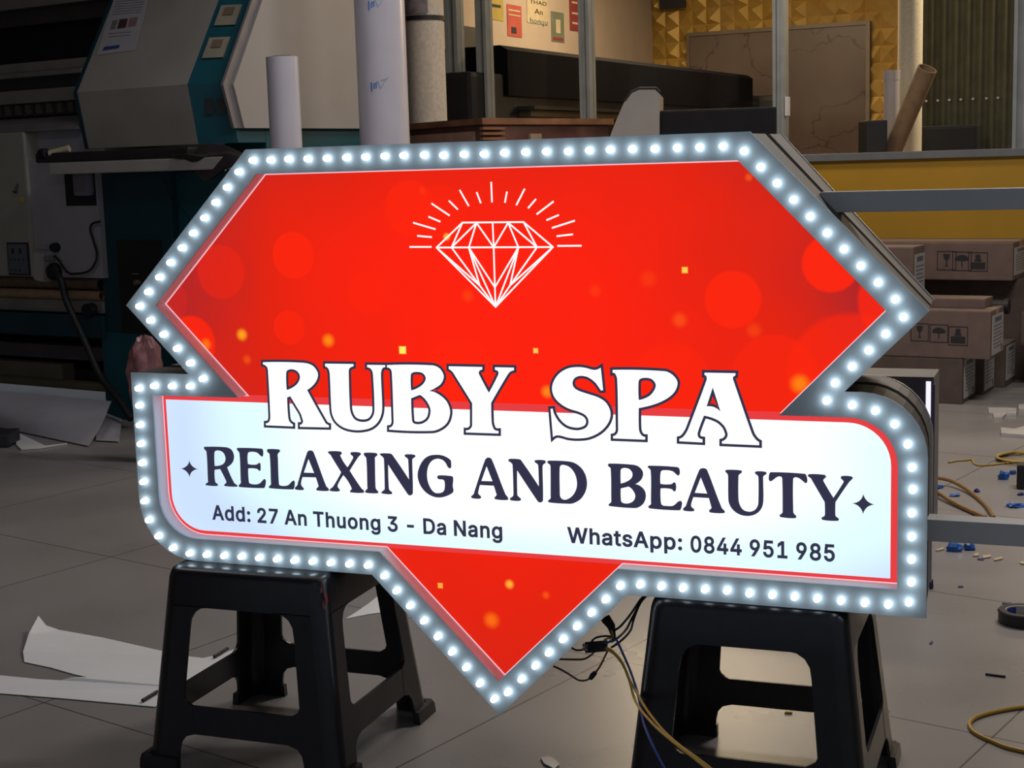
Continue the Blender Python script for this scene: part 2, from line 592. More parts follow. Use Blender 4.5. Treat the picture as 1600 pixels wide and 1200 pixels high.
MB().rbox(L2 + .28, L2 + .62, -0.2, 0.62, 0.3, q(1210, 146, -.2).z, .05).build('control_end', M_BLACK, pr2)
for i in (0.1, L2 + .2):
    MB().box(i, i + .12, 0.1, .6, 0, .4).build('leg', M_DARK, pr2)
# dark panel leaning on the beige wall
p, r_ = CF.hx(714, 39, 0.03), CF.hx(748, 112, 0.03)
tag(place(MB().box(0.006, 0.036, p.y, r_.y + .2, r_.z - .5, p.z).build('brown_board', mat('dull_brown_board', (0.06, 0.05, 0.042), 0.8)), CF), 'dull brown board against the beige wall between two posts', 'board')

# round plastered pillar, white pipe, kraft tube, dark bin and corrugated sheet behind the right pane
def upright(px0, px1, Y):
    c = at((px0 + px1) / 2, 150, Y)
    r = (px1 - px0) / 2 / FOC * Y
    fr = Frame((c.x, c.y, 0), 0)
    return fr, r


M_PLASTER = mat('speckled_plaster', (0.78, 0.74, 0.62), 0.85, vary=0.12, scale=90, bump=0.05)
fr, r = upright(1403, 1440, 9.8)
tag(place(MB().lathe([(0, 0), (r, 0), (r, 3.2), (0, 3.2)], 32).build('plaster_pillar', M_PLASTER, smooth=True), fr), 'round cream plaster pillar behind the right glass pane', 'pillar')
fr, r = upright(1381, 1405, 9.45)
zt = at(1392, 110, 9.45).z
t = thing('plastic_pipe', fr, 'white plastic pipe standing left of the cream pillar', 'pipe')
MB().lathe([(0, 0), (r, 0), (r, zt), (r * .85, zt), (r * .85, zt - .2), (0, zt - .2)], 28).build('pipe', M_FILM, t, True)
MB().lathe([(r, zt - .06), (r * 1.05, zt - .06), (r * 1.05, zt), (r * .9, zt)], 28).build('rim', M_FILM, t, True)
a, b = at(1449, 107, 8.8), at(1383, 262, 9.1)
d = (a - b).normalized()
b = b - d * ((b.z - .06) / d.z)
mb = MB().tube([b, a], 0.056, 28, cap=False).tube([b, a], 0.049, 28, cap=False)
n = len(mb.v) // 2
for o_ in (0, 28):
    mb.add([mb.v[o_ + k] for k in range(28)] + [mb.v[n + o_ + k] for k in range(28)], [(k, (k + 1) % 28, 28 + (k + 1) % 28, 28 + k) for k in range(28)])
tag(mb.build('kraft_tube', M_KRAFT, smooth=True), 'brown kraft tube leaning across the cream pillar', 'tube')
a, b = at(1347, 189, 8.95), at(1380, 240, 8.95)
tag(MB().rbox(a.x, b.x, 8.85, 9.05, 0.0, a.z, .01).build('dark_bin', M_DARK), 'dark upright bin left of the white pipe behind glass', 'bin')
CS = Frame(at(1440, 240, 10.2) - Vector((0, 0, at(1440, 240, 10.2).z)), YAW)
x1 = CS.hy(1640, 120).x
N = 160
top = [(i / N * (x1 + .2) - .1) for i in range(N + 1)]
pitch = (CS.hy(1530, 120).x - CS.hy(1511, 120).x)
yy = [0.011 * math.sin(2 * math.pi * x / pitch) for x in top]
mb = MB()
mb.add([(x, y, 0) for x, y in zip(top, yy)] + [(x, y, 3.2) for x, y in zip(top, yy)] + [(x, y + .01, 0) for x, y in zip(top, yy)] + [(x, y + .01, 3.2) for x, y in zip(top, yy)],
       [(i, i + 1, N + 2 + i, N + 1 + i) for i in range(N)] + [(2 * (N + 1) + i, 2 * (N + 1) + i + 1, 3 * (N + 1) + i + 1, 3 * (N + 1) + i) for i in range(N)])
cs = thing('corrugated_sheet', CS, 'dark green corrugated sheet behind the right glass pane', 'sheet')
mb.build('sheet', mat('dark_green_sheet', (0.12, 0.12, 0.065), 0.6, vary=0.2), cs, True)
for px in (1447, 1465, 1483, 1501, 1520, 1541, 1559):  # bright studs stand in for a row of lights reflected in the glass
    c = CS.hy(px, 157 - (px - 1465) * .045, -0.03)
    MB().tube([(c.x, -0.03, c.z), (c.x, 0.0, c.z)], 0.008, 8).build('reflection_dot', mat('bright_reflection', (0.9, 0.9, 0.85), 0.25, metal=0.3, vary=0), cs)
a, b = CS.hy(1440, 198, -.25), CS.hy(1530, 240, -.25)
tag(place(MB().rbox(a.x, b.x, -0.35, -.15, 0, a.z, .02).build('black_crate', M_BLACK), CS), 'low black crate in front of the corrugated sheet', 'crate')

# ------------------------------------------------------------------ wooden counter and grey plotter end in front of the glass
A_, L_, R_ = Vector((-.098, 7.2, 0)), Vector((-.52, 7.89, 0)), Vector((.547, 8.0, 0))
F_ = L_ + R_ - A_
zc = at(768, 184, 7.2).z
CN = Frame(A_, 0)
ct = thing('wooden_counter', CN, 'red brown wooden counter in front of the glass partition', 'counter')
def quad(z0, z1, g=0.0):
    c = (A_ + L_ + R_ + F_) / 4
    pts = [(p + (p - c).normalized() * g) - CN.o for p in (A_, R_, F_, L_)]
    return MB().add([(p.x, p.y, z0) for p in pts] + [(p.x, p.y, z1) for p in pts], [(0, 1, 2, 3), (4, 5, 6, 7)] + [(i, (i + 1) % 4, 4 + (i + 1) % 4, 4 + i) for i in range(4)])
quad(zc - .03, zc, .03).build('counter_top', M_WOOD, ct)
quad(0.0, zc - .03, 0).build('body', mat('dark_red_wood', (0.11, 0.045, 0.035), 0.5, vary=0.3), ct)
dv = (R_ - A_).normalized()
nv = Vector((dv.y, -dv.x, 0))
def strip(s0, s1, z0, z1, th, m, nm):
    p0, p1 = A_ + dv * s0 - CN.o, A_ + dv * s1 - CN.o
    o_ = nv * th
    MB().add([(p0.x, p0.y, z0), (p1.x, p1.y, z0), (p1.x + o_.x, p1.y + o_.y, z0), (p0.x + o_.x, p0.y + o_.y, z0), (p0.x, p0.y, z1), (p1.x, p1.y, z1), (p1.x + o_.x, p1.y + o_.y, z1), (p0.x + o_.x, p0.y + o_.y, z1)],
             [(0, 3, 2, 1), (4, 5, 6, 7), (0, 1, 5, 4), (1, 2, 6, 5), (2, 3, 7, 6), (3, 0, 4, 7)]).build(nm, m, ct)
for k in range(3):
    strip(-.03, .14, zc - .055 - .024 * k, zc - .043 - .024 * k, .02, M_WOOD, 'molding')
strip(.34, .43, zc - .16, zc - .075, .015, M_TAN, 'block')
dl = (L_ - A_).normalized()
nl = Vector((-dl.y, dl.x, 0))
p0, p1 = A_ + dl * .08 - CN.o, A_ + dl * .76 - CN.o
o_ = nl * .012 if nl.y < 0 else -nl * .012
MB().add([(p.x + k * o_.x, p.y + k * o_.y, z) for z in (zc - .2, zc - .06) for k in (0, 1) for p in (p0, p1)],
         [(0, 1, 3, 2), (4, 5, 7, 6), (0, 1, 5, 4), (2, 3, 7, 6), (0, 2, 6, 4), (1, 3, 7, 5)]).build('front_board', mat('worn_wood_board', (0.36, 0.21, 0.145), 0.6, vary=0.2), ct)

PE = Frame((at(990, 200, 7.35).x, 7.35, 0), -8)
pe = thing('plotter', PE, 'light grey rounded plotter end standing right of the wooden counter', 'plotter')
e = lambda px, py: PE.hy(px, py, 0)
prof = [(e(952, 216).x, e(952, 216).z), (e(962, 190).x, e(962, 190).z), (e(975, 160).x, e(975, 160).z), (e(985, 146).x, e(985, 146).z), (e(998, 140).x, e(998, 140).z), (e(1024, 140).x, e(1024, 140).z), (e(1030, 146).x, e(1030, 146).z), (e(1030, 216).x, e(1030, 216).z), (e(1030, 216).x, .7), (e(952, 216).x, .7)]
MB().slab([prof], lambda u, v, d: (u, d, v), 0.0, 0.55).build('end_cover', mat('pale_grey_plastic', (0.40, 0.36, 0.32), 0.45, vary=0.05), pe)
prof2 = [(u + .004, v + .008) for u, v in prof[2:7]]
MB().tube([(u, -.002, v) for u, v in prof2], 0.006, 6).build('edge_trim', M_DARK, pe)
MB().rbox(e(1030, 180).x, e(1030, 180).x + .56, .08, .5, e(1030, 206).z - .12, e(1030, 172).z, .01).build('beam', mat('plotter_beam', (0.012, 0.012, 0.015), 0.7, spec=.2), pe)
MB().box(e(952, 216).x + .03, e(1030, 216).x - .03, .1, .45, 0, .7).build('stand', M_DARK, pe)

# ------------------------------------------------------------------ pillars and rolls left of centre
fr, r = upright(637, 697, 8.55)
cp = thing('concrete_pillar', fr, 'speckled grey concrete pillar with black strap left of the posts', 'pillar')
MB().lathe([(0, 0), (r, 0), (r, 3.2), (0, 3.2)], 40).build('shaft', mat('speckled_concrete', (0.58, 0.53, 0.47), 0.9, vary=0.12, scale=50, bump=0.03), cp, True)
zs = at(667, 27, 8.45).z
MB().lathe([(r, zs - .012), (r + .008, zs - .012), (r + .008, zs + .012), (r, zs + .012)], 40).build('strap', M_BLACK, cp, True)
ang = [R(200 + 12 * i) for i in range(8)]
mb = MB()
mb.add([((r + .006 + .006 * (i % 2)) * math.cos(t_), (r + .006 + .006 * (i % 2)) * math.sin(t_), zs + .02) for i, t_ in enumerate(ang)] + [((r + .006 + .007 * ((i + 1) % 2)) * math.cos(t_), (r + .006 + .007 * ((i + 1) % 2)) * math.sin(t_), zs + .3) for i, t_ in enumerate(ang)],
       [(i, i + 1, 9 + i, 8 + i) for i in range(7)])
mb.build('plastic_wrap', mat('grey_plastic_wrap', (0.22, 0.20, 0.22), 0.35, vary=0.4, scale=20), cp, True)

fr, r = upright(560, 637, 6.6)
wp = thing('film_wrapped_pipe', fr, 'tall white film wrapped pipe with small blue logos', 'pipe')
MB().lathe([(0, 0), (r, 0), (r, 3.2), (0, 3.2)], 48).build('pipe', M_FILM, wp, True)
M_BLOGO = mat('sky_blue_print', (0.10, 0.24, 0.55), 0.5)
M_BLOGOP = mat('pale_blue_print', (0.34, 0.42, 0.62), 0.5)
def on_pipe(px, py):
    y = at(px, py, fr.o.y - r)
    u = max(-.98, min(.98, (y.x - fr.o.x) / r))
    a_ = math.asin(u)
    return lambda du, dv: ((r + .0012) * math.sin(a_ + du / r), -(r + .0012) * math.cos(a_ + du / r), y.z + dv)
def wrapped(polys, fn, nm, m):
    mb_ = MB()
    for poly in polys:
        mb_.flat([poly], fn)
    mb_.build(nm, m, wp)
for (px, py) in ((592, 132), (588, 5)):
    fn = on_pipe(px, py)
    k = 6.5 / FOC
    sk = lambda x, y: (x * k, (y + x * .35) * k)
    bar = lambda x0, x1, y0, y1: [sk(x0, y0), sk(x1, y0), sk(x1, y1), sk(x0, y1)]
    wrapped([bar(-13, -10.5, -6, 8), bar(-8.5, -6.5, -4, 4), bar(-5, -3, -4, 4), bar(-8.5, -3, 2.6, 4.6)], fn, 'logo', M_BLOGO)
    tri = lambda s_: [(sk(0 + 1.5, -9 * s_)), sk(14 * s_, 7 * s_), sk(-1, 9 * s_)]
    wrapped([[sk(2, -8), sk(16, 6), sk(13.5, 6), sk(2, -5)], [sk(2, -8), sk(2, -5), sk(-1, 6), sk(-3, 6)], [sk(3, 3), sk(12, 3), sk(11, 5), sk(3, 5)]], fn, 'logo_triangle', M_BLOGOP)

fr, r = upright(419, 468, 6.25)
zt = at(444, 89, 6.25).z
sr = thing('film_roll', fr, 'slim white film roll standing upright in front of the printer', 'film roll')
MB().lathe([(0, 0), (r, 0), (r, zt), (r * .62, zt), (r * .62, zt - .4), (0, zt - .4)], 40).build('roll', M_FILM, sr, True)
MB().lathe([(r * .62, zt + .004), (r * .5, zt + .004), (r * .5, zt - .3), (r * .62, zt - .3)], 32).build('core', M_KRAFT, sr, True)

# ------------------------------------------------------------------ the big teal and grey printer on the left
PR = Frame((-1.325, 6.606, 0), -33.0)
pr = thing('wide_format_printer', PR, 'large teal and grey wide format printer at the left', 'printer')
h = lambda px, py, ly=0.0: PR.hy(px, py, ly)
hx0, hx1 = -0.750, -0.052
cr_z, bt_z = 1.518, 1.262
slope = lambda z: 0.0 if z < cr_z else (z - cr_z) * 0.60
tp_z = 2.25
pf = [(0.045, bt_z), (0.0, cr_z), (slope(tp_z), tp_z), (0.95, tp_z), (0.95, bt_z)]
MB().extr(pf, hx0, hx1).build('end_housing', M_PGREY, pr)
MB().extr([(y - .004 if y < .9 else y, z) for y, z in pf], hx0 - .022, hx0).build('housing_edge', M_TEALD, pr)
# teal end cap with a chamfered front corner
cw, cd = 0.165, 0.075
ys = lambda z: (0.045 * (cr_z - z) / (cr_z - bt_z) if z < cr_z else slope(z))
mb = MB()
zz = [bt_z, cr_z, tp_z]
for z0, z1 in zip(zz[:-1], zz[1:]):
    mb.add([(hx1, ys(z0), z0), (hx1 + cw, ys(z0) + cd, z0), (hx1 + cw, ys(z1) + cd, z1), (hx1, ys(z1), z1)], [(0, 1, 2, 3)])
    mb.add([(hx1 + cw, ys(z0) + cd, z0), (hx1 + cw, 0.95, z0), (hx1 + cw, 0.95, z1), (hx1 + cw, ys(z1) + cd, z1)], [(0, 1, 2, 3)])
mb.add([(hx1, ys(bt_z), bt_z), (hx1 + cw, ys(bt_z) + cd, bt_z), (hx1 + cw, .95, bt_z), (hx1, .95, bt_z)], [(0, 1, 2, 3)])
mb.build('end_cap', M_TEAL, pr)
sx = hx1 + cw
# raised off-white side cover following the same bent outline
hs = lambda px, py, lx=sx + .03: PR.hx(px, py, lx)
p1, p2, p3, p4 = hs(410, 0), hs(365, 132), hs(382, 200), hs(585, 205)
rise = (p1.z - p2.z)
pt = (p1.y + (p1.y - p2.y) / rise * .35, p1.z + .35)
prof = [(p3.y, p3.z), (p2.y, p2.z), pt, (p4.y, pt[1]), (p4.y, p3.z)]
MB().extr(prof, sx + .002, sx + .03).build('side_cover', M_PWHITE, pr)
prof_i = [(p3.y - .05, p3.z - .0), (p2.y - .05, p2.z), (pt[0] - .05, pt[1]), (pt[0], pt[1]), (p2.y, p2.z), (p3.y, p3.z)]
MB().extr(prof_i, sx + .002, sx + .016).build('cover_edge', mat('cover_side_grey', (0.22, 0.2, 0.2), 0.5), pr)
MB().box(sx - .25, sx + .001, .30, p4.y, 0.55, bt_z + .10).build('side_lower_panel', M_TEAL, pr)
# silver rocker plates on the chamfer
dcx, dcy = cw / math.hypot(cw, cd), cd / math.hypot(cw, cd)
for i, (px, py) in enumerate(((338, 28), (317, 78))):
    c = PR.hy(px, py, slope(1.9 - i * .15) + .03)
    u = .42
    zc_ = c.z
    bx, by = hx1 + cw * u, ys(zc_) + cd * u
    def cf(a, d_, z):
        yo = slope(zc_ + z) - slope(zc_)
        return (bx + dcx * a + dcy * d_, by + dcy * a - dcx * d_ + yo, zc_ + z)
    def pl(a0, a1, z0, z1, d_):
        return MB().add([cf(a, dd, z) for dd in (0, d_) for a, z in ((a0, z0), (a1, z0), (a1, z1), (a0, z1))], [(0, 1, 2, 3), (4, 5, 6, 7), (0, 1, 5, 4), (1, 2, 6, 5), (2, 3, 7, 6), (3, 0, 4, 7)])
    sw = pl(-.05, .045, -.045, .045, .012).build('switch_plate', mat('brushed_champagne', (0.42, 0.38, 0.28), 0.35, metal=0.4), pr)
    pl(-.025, .02, .0, .035, .018).build('button', mat('dark_rocker', (0.16, 0.11, 0.08), 0.5), sw)
so = MB()
for a in (-.045, .008):
    z0_ = PR.hy(311, 168, 0.05).z
    bx, by = hx1 + cw * .6, ys(z0_) + cd * .6
    so.add([(bx + dcx * (a + k) + dcy * .006, by + dcy * (a + k) - dcx * .006, z0_ + z) for k, z in ((0, -.03), (.04, -.03), (.04, .035), (0, .035))], [(0, 1, 2, 3)])
so.build('socket', M_DARK, pr)
# information sheet taped on the sloping housing front
def on_front(px, py, lift=0.003):
    # intersect the view ray with the sloping face
    d = ray(px, py)
    dl_ = Vector((d.dot(PR.x), d.dot(PR.y), d.z))
    cl_ = PR.loc(C0)
    k_ = 0.60
    t_ = ((cl_.z - cr_z) * k_ - cl_.y - lift) / (dl_.y - k_ * dl_.z)
    return cl_ + dl_ * t_
def sheet(px, nm, m, par, lift):
    P = [on_front(*p_, lift) for p_ in px]
    return MB().add(P, [tuple(range(len(P)))]).build(nm, m, par)
ins = sheet(((181, -12), (238, -22), (212, 78), (151, 86)), 'information_sheet', mat('grey_print_paper', (0.42, 0.41, 0.42), 0.6, vary=0.04), pr, .003)
for qx in (((176, 32), (184, 31), (180, 45), (172, 46)),):
    sheet(qx, 'picture', mat('grey_picture', (0.18, 0.17, 0.17), 0.6), ins, .0045)
sheet(((187, 30), (200, 29), (196, 43), (183, 45)), 'picture', mat('brown_picture', (0.07, 0.03, 0.025), 0.6), ins, .0045)
sheet(((203, 28), (216, 26), (212, 40), (199, 42)), 'picture', mat('rose_picture', (0.26, 0.16, 0.16), 0.6), ins, .0045)
sheet(((163, 73), (187, 70), (186, 75), (160, 79)), 'caption_bar', M_BLUEINK, ins, .0045)
for k in range(6):
    y_ = 2 + k * 4
    sheet(((180 - k, y_), (226 - k, y_ - 4), (226 - k, y_ - 3), (180 - k, y_ + 1)), 'text_line', mat('grey_ink', (0.22, 0.21, 0.22), 0.7), ins, .0045)
for k in range(2):
    sheet(((170 - k, 52 + k * 5), (205 - k, 49 + k * 5), (205 - k, 50 + k * 5), (170 - k, 53 + k * 5)), 'text_line', MATS['grey_ink'], ins, .0045)

# print gantry left of the housing
XL2 = -3.4
zat = lambda py, ly, px=60: PR.hy(px, py, ly).z
def bar(nm, m, y0, y1, ly0, ly1, par=pr, xl=XL2, xr=hx0 - .03, rb=.006):
    return MB().rbox(xl, xr, ly0, ly1, zat(y1, ly0), zat(y0, ly0), rb).build(nm, m, par)
M_RAIL = mat('dim_grey_rail', (0.19, 0.175, 0.155), 0.45, vary=0.1)
M_RAILD = mat('dark_rail', (0.035, 0.032, 0.032), 0.5, vary=0.15)
MB().box(XL2, hx0 - .022, .45, .9, 1.2, 2.9).build('back_plate', mat('deep_black', (0.004, 0.005, 0.008), 0.6), pr)
bar('cover_edge_rail', M_RAIL, -30, 10, .30, .40)
bar('hood_rail', M_RAILD, 12, 38, .34, .6)
bar('guide_beam', M_RAIL, 96, 111, .10, .5)
bar('guide_rail', M_STEEL, 111, 119, .06, .3)
bar('slot', M_RAILD, 119, 139, .12, .5)
bar('feed_bar', M_RAIL, 139, 160, .08, .5)
mb = MB()
zt0, zt1 = zat(163, .10), zat(178, .10)
k = XL2
while k < hx0 - .05:
    mb.box(k, k + .035, .09, .12, zt1, zt0)
    k += .075
mb.build('pinch_roller_teeth', mat('roller_grey', (0.07, 0.06, 0.05), 0.5), pr)
bar('roller_slot', M_RAILD, 160, 181, .11, .5)
pz0, pz1 = zat(205, .0), zat(181, .0)
MB().extr([(.12, pz1), (.05, pz1 - .03), (.0, pz1 - .07), (-.02, pz0), (.3, pz0), (.3, pz1)], XL2, hx0 - .03).build('platen_front', mat('platen_grey', (0.17, 0.16, 0.16), 0.4), pr)
# off-white control box below
cbx = h(155, 300).x
cb = MB().extr([(0.05, zat(205, 0)), (0.05, zat(246, 0)), (-.01, zat(250, 0)), (-.01, zat(432, 0)), (.4, zat(432, 0)), (.4, zat(205, 0))], h(50, 300).x, cbx).build('control_box', mat('control_box_white', (0.32, 0.31, 0.33), 0.5, vary=0.05), pr)
cf_ = MB().rbox(XL2, h(51, 300).x, -.03, .3, zat(432, 0), zat(205, 0), .012).build('control_front', mat('control_box_cream', (0.31, 0.30, 0.26), 0.5, vary=0.05), pr)
pts = [h(52, 380, -.012), h(58, 380, -.012), h(66, 440, -.012), h(56, 437, -.012), h(52, 428, -.012)]
MB().slab([[(p_.x, p_.z) for p_ in (h(52, 395), h(75, 395), h(73, 440), h(60, 437), h(52, 425))]], lambda u, v, d_: (u, d_, v), -.02, .05).build('bracket', M_PWHITE, pr)
kx0, kx1 = h(12, 400, -.035).x, h(45, 400, -.035).x
kz0, kz1 = h(30, 430, -.035).z, h(30, 379, -.035).z
kp = MB().rbox(kx0, kx1, -.038, -.028, kz0, kz1, .003).build('keypad', M_INK, pr)
MB().box(kx0 + .008, kx1 - .008, -.0395, -.037, kz0 + .008, kz1 - .008).build('face', mat('keypad_blue_grey', (0.10, 0.115, 0.14), 0.5), kp)
for i in range(4):
    for j, zf in enumerate((.45, .12)):
        if j == 1 and i == 3:
            continue
        xx = kx0 + .022 + i * (kx1 - kx0 - .04) / 3.6
        zz_ = kz0 + (kz1 - kz0) * zf
        MB().box(xx, xx + .007, -.042, -.039, zz_, zz_ + .009).build('button', M_INK, kp)
for i in (.3, .65):
    xx = kx0 + (kx1 - kx0) * i
    MB().box(xx - .008, xx + .008, -.041, -.039, kz0 + (kz1 - kz0) * .66, kz0 + (kz1 - kz0) * .82).build('display', M_DARK, kp)
# hook and yellow tag on the control front
hk = h(29, 299, -.03)
MB().tube([(hk.x, -.03, hk.z + .035), (hk.x, -.05, hk.z), (hk.x - .004, -.06, hk.z)], .005, 6).tube([(hk.x, -.05, hk.z), (hk.x, -.05, hk.z - .008)], [.012, .004], 8).build('hook', M_BLACK, pr)
ht = h(34, 312, -.03)
MB().box(ht.x - .01, ht.x + .01, -.034, -.0305, ht.z - .014, ht.z + .014).build('warning_sticker', mat('warning_yellow', (0.5, 0.38, 0.02), 0.6), pr)
# dark recess with the pale roller beside the control box
ra, rb_ = h(101, 272, -.011), h(151, 321, -.011)
MB().box(ra.x, rb_.x, -.014, -.009, rb_.z, ra.z).build('recess', M_BLACK, pr)
rc = h(137, 290, -.02)
MB().rbox(h(126, 290).x, h(151, 290).x, -.05, -.012, h(137, 306).z, h(137, 268).z, .02).build('tank', mat('pale_violet_plastic', (0.17, 0.165, 0.21), 0.4), pr)
# tray with the dark clamp bar
tl_, tr_ = h(76, 255, -.18), h(372, 258, -.18)
MB().rbox(tl_.x, tr_.x, -.18, .12, h(200, 269, -.18).z, h(200, 250, -.18).z, .006).build('tray', mat('tray_grey', (0.40, 0.37, 0.35), 0.45, vary=0.06), pr)
# teal legs and base beams
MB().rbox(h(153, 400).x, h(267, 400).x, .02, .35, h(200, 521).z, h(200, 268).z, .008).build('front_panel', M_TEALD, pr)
MB().rbox(h(158, 600).x, h(212, 600).x, .02, .3, 0.0, h(200, 521).z, .008).build('leg', M_TEAL, pr)
MB().rbox(h(266, 400).x, sx + .01, .06, .6, 0.5, h(300, 268).z, .008).build('corner_panel', M_TEAL, pr)
MB().rbox(h(300, 600).x, sx + .01, .5, .75, 0.0, 0.5, .008).build('leg', M_TEAL, pr)
MB().box(h(178, 376).x, h(247, 376).x, .012, .02, h(200, 520).z, h(200, 376).z).build('opening', M_BLACK, pr)
kz = h(217, 441, .01)
MB().tube([(kz.x, .015, kz.z), (kz.x, -.015, kz.z)], .012, 14).build('round_knob', mat('dull_bronze', (0.15, 0.13, 0.09), 0.4, metal=.4), pr)
sa = h(211, 428, .008)
MB().box(sa.x - .02, sa.x + .02, .008, .012, sa.z - .002, sa.z + .002).build('glint_strip', M_STEEL, pr)
bxr = h(160, 500).x
MB().box(XL2, bxr, .42, .46, .05, 1.2).build('back_plate', MATS['deep_black'], pr)  # black plate added to block the light showing between the beams
bar('spindle', M_STEEL, 467, 487, .02, .09, xr=bxr, rb=.02)
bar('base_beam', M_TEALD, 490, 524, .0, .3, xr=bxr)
bar('lower_roller', mat('dusky_violet_steel', (0.10, 0.09, 0.105), 0.45), 536, 560, .14, .25, xr=bxr, rb=.03)
bar('stretcher_rail', mat('dim_tan_steel', (0.15, 0.13, 0.10), 0.5), 567, 604, .12, .2, xr=h(66, 580).x)
bar('rear_beam', M_BLACK, 573, 604, .2, .4, xr=bxr)
bar('bottom_rail', mat('dim_olive_steel', (0.12, 0.10, 0.065), 0.5), 594, 603, .0, .08, xr=bxr)
ck = h(140, 482, .0)
MB().tube([(ck.x, -.02, ck.z - .01), (ck.x, .05, ck.z - .01)], .035, 16).build('wheel', M_BLACK, pr)
# knobs and black hose
for nm, px, py, rr in (('clamp_knob', 82, 387, .022), ('hose_coupling', 80, 425, .042)):
    c = h(px, py, -.04)
    MB().tube([(c.x, .0, c.z), (c.x, -.03, c.z), (c.x, -.045, c.z)], [rr, rr, rr * .8], 14).build(nm, M_BLACK, pr)
c = h(64, 387, -.02)
MB().tube([(c.x - .03, -.02, c.z), (c.x + .05, -.03, c.z)], .006, 6).build('clamp_rod', M_PWHITE, pr)
hp = [h(82, 424, -.08), h(95, 437, -.09), h(104, 470, -.09), h(122, 510, -.09), h(140, 550, -.09), h(158, 590, -.10), h(186, 625, -.12), h(205, 655, -.14)]
MB().tube(curve_pts(hp), .0165, 10).build('hose', M_BLACK, pr, True)
cb_ = [h(85, 400, -.03), h(92, 407, -.03), h(104, 424, -.03), h(116, 428, -.03), h(138, 424, -.03), h(149, 410, -.03), h(151, 395, -.03), h(145, 373, -.03), h(141, 360, -.03), h(144, 350, -.03), h(156, 346, -.03)]
MB().tube(curve_pts(cb_), .0055, 8).build('cable', M_BLACK, pr, True)
c = h(77, 404, -.035)
MB().tube([(c.x - .03, -.035, c.z), (c.x + .02, -.035, c.z)], .013, 10).build('fitting', M_STEEL, pr)
wv = [h(255, 275, .0), h(262, 300, .0), h(268, 312, .0), h(285, 328, .0), h(294, 338, .0), h(296, 352, .0)]
MB().tube(curve_pts(wv), .003, 6).tube(curve_pts([h(258, 285, .0), h(268, 287, .0), h(280, 280, .0), h(288, 272, .0)]), .003, 6).build('thin_wire', M_BLACK, pr)

# loose things lying on the printer
g1 = MB().rbox(h(74, 245, -.1).x, h(312, 238, -.1).x, -.17, -.06, h(200, 250, -.17).z + .001, h(200, 234, -.12).z, .01)
tag(place(g1.build('clamp_bar', mat('dark_clamp_bar', (0.02, 0.018, 0.02), 0.5)), PR), 'long dark clamp bar lying on the printer tray', 'bar')
tb = thing('marker_pen', PR, 'short cream marker with black cap on the clamp bar end', 'pen')
a, b = h(78, 240, -.16), h(108, 232, -.13)
MB().tube([a, b], .016, 12).build('barrel', mat('cream_plastic', (0.5, 0.44, 0.3), 0.5), tb, True)
c = h(68, 240, -.17)
MB().tube([c - Vector((.018, 0, 0)), c + Vector((.02, 0, .002))], .022, 12).build('cap', M_BLACK, tb, True)
# dark folded cloth hanging over the tray
def cloth_pt(u, v):
    px = 268 + (382 - 268) * u
    lerp = lambda x_, tab: next(b0 + (b1 - b0) * (x_ - a0) / (a1 - a0) for (a0, b0), (a1, b1) in zip(tab, tab[1:]) if x_ <= a1 + 1e-9)
    top_ = lerp(u, ((0, 240), (.25, 234), (.5, 224), (.75, 228), (1, 242)))
    bot = lerp(u, ((0, 247), (.18, 250), (.44, 283), (.55, 279), (.75, 262), (1, 252)))
    py = top_ + (bot - top_) * v
    return h(px, py, -.19 - .018 * math.sin(6 * u + 3 * v) + (.10 * (1 - v) if v < .3 else 0))
n_, m_ = 20, 12
grid = [cloth_pt(i / n_, j / m_) for j in range(m_ + 1) for i in range(n_ + 1)]
mb = MB().add(grid + [g_ + Vector((0, .012, 0)) for g_ in grid],
              [(j * (n_ + 1) + i, j * (n_ + 1) + i + 1, (j + 1) * (n_ + 1) + i + 1, (j + 1) * (n_ + 1) + i) for j in range(m_) for i in range(n_)] +
              [tuple((m_ + 1) * (n_ + 1) + k_ for k_ in (j * (n_ + 1) + i, j * (n_ + 1) + i + 1, (j + 1) * (n_ + 1) + i + 1, (j + 1) * (n_ + 1) + i)) for j in range(m_) for i in range(n_)])
tag(place(mb.build('cloth', mat('dark_maroon_cloth', (0.026, 0.016, 0.018), 0.8, vary=0.3, bump=.2), smooth=True), PR), 'dark cloth draped over the right end of the printer tray', 'cloth')

def log_on(nm, px_l, py_l, px_r, py_r, ly, rad, m, label, cat, xl=None):
    a_, b_ = h(px_l, py_l, ly), h(px_r, py_r, ly)
    z_ = (a_.z + b_.z) / 2
    x0_ = XL2 + .2 if xl is None else xl
    mb_ = MB().tube([(x0_, ly, z_), (b_.x, ly, z_)], rad, 20, cap=False).tube([(x0_, ly, z_), (b_.x, ly, z_)], rad * .8, 20, cap=False)
    for xx_ in (x0_, b_.x):
        mb_.wall([(math.cos(2 * math.pi * k_ / 20), math.sin(2 * math.pi * k_ / 20)) for k_ in range(20)], lambda u, v: (xx_, ly + u * rad, z_ + v * rad),
                 [(math.cos(2 * math.pi * k_ / 20), math.sin(2 * math.pi * k_ / 20)) for k_ in range(20)], lambda u, v: (xx_, ly + u * rad * .8, z_ + v * rad * .8))
    return tag(place(mb_.build(nm, m, smooth=True), PR), label, cat)
log_on('cardboard_tube', 60, 442, 159, 444, .13, .03, M_KRAFT, 'upper kraft tube lying across the printer base', 'tube')
log_on('cardboard_tube', 60, 459, 160, 463, .05, .024, M_KRAFT, 'lower kraft tube lying just above the steel spindle', 'tube')

